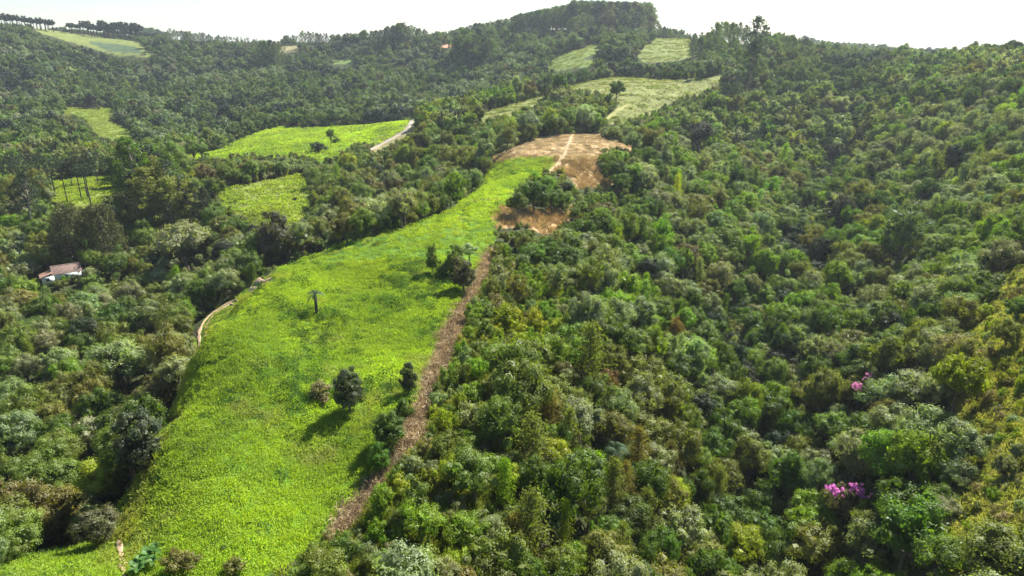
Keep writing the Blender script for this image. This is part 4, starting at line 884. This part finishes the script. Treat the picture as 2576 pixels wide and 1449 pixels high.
items = [(U[i], V_[i], look[i], 'large' if R[i] > 2.8 else 'small' if R[i] < 1.8 else 'middling') for i in ind]
names = name_it(items, 'tree')
kinds = np.where(RNG.uniform(size=len(X)) < .16, 'loose', 'broad')
for j, i in enumerate(ind):
    plant(str(kinds[i]), int(RNG.integers(9)), float(X[i]), float(Y[i]), float(R[i]), str(look[i]), 'broadleaf_tree', names[j], 'tree', 'forest trees around the fields', sz=float(RNG.uniform(.8, 1.45)), wide=float(RNG.uniform(.9, 1.15)))
def rots(n, tilt=.12): return np.stack([RNG.normal(size=n) * tilt, RNG.normal(size=n) * tilt, RNG.uniform(0, 6.28, n)], 1)
Xr, Yr, Zr, Rr, lr = X[rest], Y[rest], Z[rest], R[rest], look[rest]
midd = Yr < 330
NB, NL = [p[2] for p in PROTO['broad']], [p[2] for p in PROTO['loose']]; NF = [p[2] for p in PROTO['far']]
pid = np.where(midd, np.where(RNG.uniform(size=len(Xr)) < .16, 9 + RNG.integers(0, 4, len(Xr)), RNG.integers(0, 9, len(Xr))), 13 + RNG.integers(0, 6, len(Xr)))
isf = (RNG.uniform(size=len(Xr)) < .05) & (Yr < 380); pid = np.where(isf, 19 + RNG.integers(0, 4, len(Xr)), pid); fe = np.where(isf, 2.3, 1.0)
NFE = [p[2] for p in PROTO['feather']]
scatter('forest', 'dense native forest covering the slopes behind and beyond the single trees', np.stack([Xr, Yr, Zr - RNG.uniform(0, .35, len(Xr)) * Rr], 1), rots(len(Xr), .16), fe[:, None] * np.stack([Rr * RNG.uniform(.82, 1.2, len(Rr)), Rr * RNG.uniform(.82, 1.2, len(Rr)), Rr * RNG.uniform(.8, 1.38, len(Rr))], 1), np.array([tint(str(l)) for l in lr]) * np.where(Yr[:, None] > 420, np.array([[.74, .78, .95]]), 1.0), pid, NB + NL + NF + NFE)  # far foliage darkened and blued: distance haze put into the tint
print('TREES', len(X), 'individual', len(ind), COUNT)

NE = [q[2] for q in PROTO['euc'] + PROTO['euc_dense'] + PROTO['euc_dense']]; mz = height([e[2] for e in MASS], [e[3] for e in MASS])
scatter('eucalyptus_plantation', 'remaining smaller eucalyptus of the hilltop plantation and far stands', np.array([(e[2], e[3], z) for e, z in zip(MASS, mz)]), rots(len(MASS), .01), np.array([(e[4] * e[8], e[4] * e[8], e[4]) for e in MASS]), np.array([tint(e[7]) * [.62, .68, .9] for e in MASS]), RNG.integers(0, 12, len(MASS)), NE)  # same darker, bluer tint: painted distance haze
# ============================== scrub ==============================
def keep_scrub(X, Y, Z, R):
    u, v = project(X, Y, Z); k = in_frame(X, Y, Z, 120) & (zone_mask('scrub', X, Y, Z) | zone_mask('olive', X, Y, Z)) & ~(zone_mask('cut', X, Y, Z) & (RNG.uniform(size=len(X)) > .006))
    ut, vt = project(X, Y, Z + R * 1.1); k &= ~(inside(ZONES['cut'][0], ut, vt) & (RNG.uniform(size=len(X)) > .02)) & ~inside(ZONES['field'][0], ut, vt)
    return k
sx, sy, sz_, sr = dart(90000, 34, 150, lambda X, Y: np.where(X / Y > .45, .26 + RNG.gamma(2.0, .11, len(X)), .34 + RNG.gamma(2.0, .2, len(X))), keep_scrub, .74, TAKEN + [(a, b, r * .5) for a, b, r in zip(X, Y, R) if b < 150])
su, sv_ = project(sx, sy, sz_ + sr * .6); ol = zone_mask('olive', sx, sy, sz_); sl = np.where(ol, pick('olive', len(sx)), pick('scrub', len(sx)))
order = np.argsort(-(sr / sy) * ((su > 0) & (su < 2576) & (sv_ < 1440))); n_ind = max(0, 295 - COUNT.get('shrub', 0)); ind = order[:n_ind]; rest = order[n_ind:]
names = name_it([(su[i], sv_[i], sl[i], 'large' if sr[i] > 1.3 else 'small' if sr[i] < .95 else 'middling') for i in ind], 'shrub')
for j, i in enumerate(ind): plant('shrub', int(RNG.integers(5)), float(sx[i]), float(sy[i]), float(sr[i]), str(sl[i]), 'shrub', names[j], 'shrub', 'shrubs of the brushy slopes', sz=float(RNG.uniform(.9, 1.6)))
NS = [p[2] for p in PROTO['shrub']]
scatter('undergrowth', 'low brush filling the gaps between the shrubs', np.stack([sx, sy, sz_], 1)[rest], rots(len(rest)), np.stack([sr, sr, sr * RNG.uniform(.8, 1.5, len(sr))], 1)[rest], np.array([tint(str(l)) for l in sl[rest]]), RNG.integers(0, 5, len(rest)), NS)
# brushy growth under and between the near trees, and the hedge-like edges of the fields
n = 42000; bY = np.sqrt(RNG.uniform(34 ** 2, 520 ** 2, n)); bX = bY * RNG.uniform(-1.06, 1.06, n); bZ = height(bX, bY); k = in_frame(bX, bY, bZ, 60) & visible(bX, bY, bZ, 4)
for z in list(OPEN) + ['scrub', 'olive']: k &= ~zone_mask(z, bX, bY, bZ)
uu, vv = project(bX, bY, bZ + 1.2); k &= ~(inside(ZONES['cut'][0], uu, vv) & (bY < 200)); k &= ~(inside(ZONES['road_bed'][0], uu, vv)); k &= dist_line(TRACK, bX, bY) > 2.4; k &= np.hypot(bX - HX, bY - HY) > 7
bX, bY, bZ = bX[k], bY[k], bZ[k]; br = RNG.uniform(.45, .95, len(bX)) * np.clip(bY / 160, .8, 1.9); bl = np.where(bX < 0, pick('left', len(bX)), pick('right', len(bX)))
scatter('undergrowth', 'bushy undergrowth beneath the forest trees', np.stack([bX, bY, bZ], 1), rots(len(bX)), np.stack([br, br, br * 1.3], 1), np.array([tint(str(l)) for l in bl]), RNG.integers(0, 5, len(bX)), NS)

# ============================== grass, straw, brush debris ==============================
def patch(seed, n, r, hgt, size, asp, up=.5, mat=M_GRASS, blades=False):
    rng = np.random.default_rng(seed); g = Geo(); a = rng.uniform(0, 6.28, n); q = np.sqrt(rng.uniform(0, 1, n)) * r
    P = np.stack([np.cos(a) * q, np.sin(a) * q, rng.uniform(.05, 1, n) * hgt * (1.1 - (q / r) ** 2 * .6)], 1)
    if not blades: leaves(g, P, rng.normal(size=(n, 3)) * .8 + [0, 0, up * 1.6], size, rng, asp)
    else:
        d = unit(rng.normal(size=(n, 3)) * [.5, .5, .15] + [0, 0, up]); s = unit(np.cross(d, rng.normal(size=(n, 3)))); L = (size * rng.uniform(.6, 1.3, n))[:, None]; P[:, 2] = -.03
        if up < .2: P[:, 2] = rng.uniform(.03, hgt, n)
        V = np.stack([P - s * L * asp, P + s * L * asp, P + d * L + s * L * asp * .3, P + d * L - s * L * asp * .3], 1).reshape(-1, 3); g.quads(V, np.arange(4 * n).reshape(-1, 4), rng.uniform(0, 1, n))
    return g.mesh('patch_%d' % seed, [mat])
GP = [patch(800 + i, 110, .8, .34, .16, .55) for i in range(3)] + [patch(810 + i, 80, .8, .3, .38, .09, .7, blades=True) for i in range(3)] + [patch(820 + i, 90, .6, .7, .16, .5, .3) for i in range(2)]
GF = [patch(830 + i, 46, 1.9, .6, .7, .5) for i in range(3)]
DP = [patch(840 + i, 60, .8, .2, .6, .05, .75, M_STRAW, True) for i in range(3)] + [patch(850 + i, 60, .8, .25, .5, .045, .08, M_STRAW, True) for i in range(3)] + [patch(860, 40, .7, .3, .22, .5, .4, M_STRAW)]
def fill(zones, n, y0, y1, thin=0):
    Y = np.sqrt(RNG.uniform(y0 ** 2, y1 ** 2, n)); X = Y * RNG.uniform(-1.06, 1.06, n); Z = height(X, Y); k = in_frame(X, Y, Z, 60); X, Y, Z = X[k], Y[k], Z[k]; m = np.zeros(len(X), bool)
    for z in zones: m |= zone_mask(z, X, Y, Z)
    for L, w in ((TRACK, 1.35), (FOOT, .6), (BARE, .9), (ROAD, 2.6), (PATH, 1.0), (PATH2, 1.5)): m &= dist_line(L, X, Y) > w
    m &= ~(zone_mask('cut', X, Y, Z)) if 'cut' not in zones else m
    return X[m], Y[m], Z[m]
def mixc(w, a, b): return np.array(a)[None] * (1 - w[:, None]) + np.array(b)[None] * w[:, None]
LIME, GREEN, YEL, PALE, DARKG = (.325, .45, .04), (.225, .33, .04), (.39, .45, .04), (.30, .30, .13), (.035, .075, .015)
def field_tint(X, Y, u, v, base=LIME, ya=1.0):
    n = len(X); a = np.clip((fbm(X / 9, Y / 14, 21, 4) - .36) * 4, 0, 1); c = mixc(a, GREEN, base); b = np.clip((fbm(X / 14, Y / 8, 31, 4) - .46) * 3, 0, 1) * ya * .45; c = c * (1 - b[:, None]) + np.array(YEL) * b[:, None]
    p = np.clip((fbm(X / 6, Y / 6, 51, 3) - .55) * 7, 0, 1); c = c * (1 - p[:, None] * .55) + np.array(PALE) * p[:, None] * .55; c *= (.86 + .3 * np.clip((fbm(X / 22, Y / 22, 57, 2) - .25) * 2, 0, 1))[:, None]
    edge = np.clip(np.maximum(1 - dist_line(TRACK, X, Y) / 5, 1 - dist_line(FRINGE, X, Y) / 3.2), 0, 1)[:, None] * .85; c = c * (1 - edge) + np.array((.30, .30, .07)) * edge
    return c * RNG.uniform(.85, 1.1, n)[:, None]
X1, Y1, Z1 = fill(['field'], 60000, 34, 130); X2, Y2, Z2 = fill(['field'], 60000, 130, 340)
gx, gy_, gz = np.concatenate([X1, X2]), np.concatenate([Y1, Y2]), np.concatenate([Z1, Z2]); gu, gv = project(gx, gy_, gz)
rough = np.clip((fbm(gx / 10, gy_ / 10, 61, 3) - .42) * 5, 0, 1) * np.where((gu > 700) & (gv < 1060) & (gv > 600), 1, .25)
gp = np.where(RNG.uniform(size=len(gx)) < .72, RNG.integers(0, 3, len(gx)), RNG.integers(3, 6, len(gx))); gp = np.where(RNG.uniform(size=len(gx)) < rough * .22 + .012, RNG.integers(6, 8, len(gx)), gp)
gt = field_tint(gx, gy_, gu, gv); wd = (gp >= 6); gt[wd] = np.array(DARKG) * RNG.uniform(.8, 2.6, wd.sum())[:, None]
gs = RNG.uniform(.75, 1.3, len(gx)) * np.clip(gy_ / 120, 1, 1.6) * np.where(wd, 1.35, 1)
scatter('grass', 'lush lime-green grass and weeds of the main field', np.stack([gx, gy_, gz], 1), rots(len(gx), .1), np.stack([gs, gs, gs * RNG.uniform(.7, 1.4, len(gx))], 1), gt, gp, GP)
X2, Y2, Z2 = fill(['lime', 'lime_low', 'pasture', 'pine_floor'], 90000, 180, 640); t2 = field_tint(X2, Y2, 0, 0, LIME, 1.4); lo = zone_mask('lime_low', X2, Y2, Z2) | zone_mask('pine_floor', X2, Y2, Z2); pa = zone_mask('pasture', X2, Y2, Z2)
t2[lo] = t2[lo] * .55 + np.array((.2, .24, .03)) * .45; t2[pa] = t2[pa] * .35 + np.array((.19, .22, .06)) * .65
s2 = RNG.uniform(.8, 1.3, len(X2)); scatter('grass', 'lime and yellowish grass of the farther pastures', np.stack([X2, Y2, Z2], 1), rots(len(X2), .1), np.stack([s2, s2, s2 * np.where(pa, .5, 1.)], 1), t2, RNG.integers(0, 3, len(X2)), GF)
X3, Y3, Z3 = fill(['stripe', 'far_field', 'far_field2'], 60000, 320, 790); st_ = np.sin(Y3 * .33 + fbm(X3 / 20, Y3 / 20, 5) * 9); t3 = mixc(np.clip(st_ * .5 + .5, 0, 1), (.145, .185, .045), (.21, .195, .09)); s3 = RNG.uniform(.6, 1.1, len(X3))
scatter('grass', 'striped mown growth of the upper fields', np.stack([X3, Y3, Z3], 1), rots(len(X3), .1), np.stack([s3 * 1.3, s3, s3 * np.where(st_ > 0, .35, 1.)], 1), t3 * RNG.uniform(.8, 1.2, len(X3))[:, None], RNG.integers(0, 3, len(X3)), GF)
X4, Y4, Z4 = fill(['dry', 'dry_low'], 90000, 120, 345); dl = zone_mask('dry_low', X4, Y4, Z4); v4 = project(X4, Y4, Z4)[1]; w4 = np.clip((fbm(X4 / 6, Y4 / 6, 71, 3) - .35) * 4, 0, 1); t4 = mixc(w4, (.36, .28, .14), (.60, .48, .28)); t4[dl] = mixc(w4[dl], (.38, .27, .12), (.62, .47, .24)); lowp = v4 > 405; t4[lowp & ~dl] *= (.85, .78, .7)
gr = (RNG.uniform(size=len(X4)) < np.where((v4 > 395), .16, .04)); t4[gr] = (.10, .13, .03); s4 = RNG.uniform(.8, 1.5, len(X4)); tall = np.where(v4 > 395, 1.5, .45)
scatter('dry_grass', 'tan and rusty dry grass on the bald slope', np.stack([X4, Y4, Z4], 1), rots(len(X4), .1), np.stack([s4, s4, s4 * tall], 1), t4 * RNG.uniform(.7, 1.3, len(X4))[:, None], np.where(gr, 6, RNG.integers(0, 3, len(X4))), DP)
X5, Y5, Z5 = fill(['cut'], 160000, 40, 200); w5 = RNG.uniform(0, 1, len(X5)); t5 = mixc(w5, (.14, .10, .055), (.58, .45, .28)); s5 = RNG.uniform(.7, 1.4, len(X5))
scatter('brush_debris', 'dry cut branches and straw lying along the cleared strip', np.stack([X5, Y5, Z5], 1), rots(len(X5), .2), np.stack([s5] * 3, 1), t5, np.where(RNG.uniform(size=len(X5)) < .75, 3 + RNG.integers(0, 3, len(X5)), RNG.integers(0, 3, len(X5))), DP)
X6, Y6, Z6 = fill(['scrub', 'olive'], 110000, 34, 150); o6 = zone_mask('olive', X6, Y6, Z6); t6 = mixc(RNG.uniform(0, 1, len(X6)), (.12, .17, .03), (.24, .25, .05)); t6[o6] = mixc(RNG.uniform(0, 1, o6.sum()), (.22, .25, .05), (.33, .32, .13)); s6 = RNG.uniform(.7, 1.3, len(X6))
scatter('grass', 'rank olive grass between the shrubs of the brushy slopes', np.stack([X6, Y6, Z6], 1), rots(len(X6), .1), np.stack([s6, s6, s6 * 1.4], 1), t6, RNG.integers(0, 8, len(X6)), GP)
print('GRASS', len(gx), len(X2), len(X3), len(X4), len(X5), len(X6), 'scrub', len(sx), 'under', len(bX))

# ============================== the air ==============================
hm_, N, L = new_mat('thin_haze'); out = node(N, 'ShaderNodeOutputMaterial'); pv = node(N, 'ShaderNodeVolumePrincipled'); pv.inputs['Color'].default_value = (.80, .90, 1, 1); pv.inputs['Density'].default_value = .0001; pv.inputs['Anisotropy'].default_value = .3
L.new(pv.outputs[0], out.inputs['Volume'])
z0 = float(np.concatenate([zf]).min()) - 1.5; z1 = float(zf.max()) + 45
if HAZE:
    g = Geo(); xm = float(np.abs(xf).max()) + 20; g.box((0, (yf.min() + yf.max()) / 2, (z0 + z1) / 2), (2 * xm, yf.max() - yf.min() + 40, z1 - z0)); tag(add('haze', g.mesh('haze', [hm_])), 'thin bluish haze over the far hills', kind='stuff')
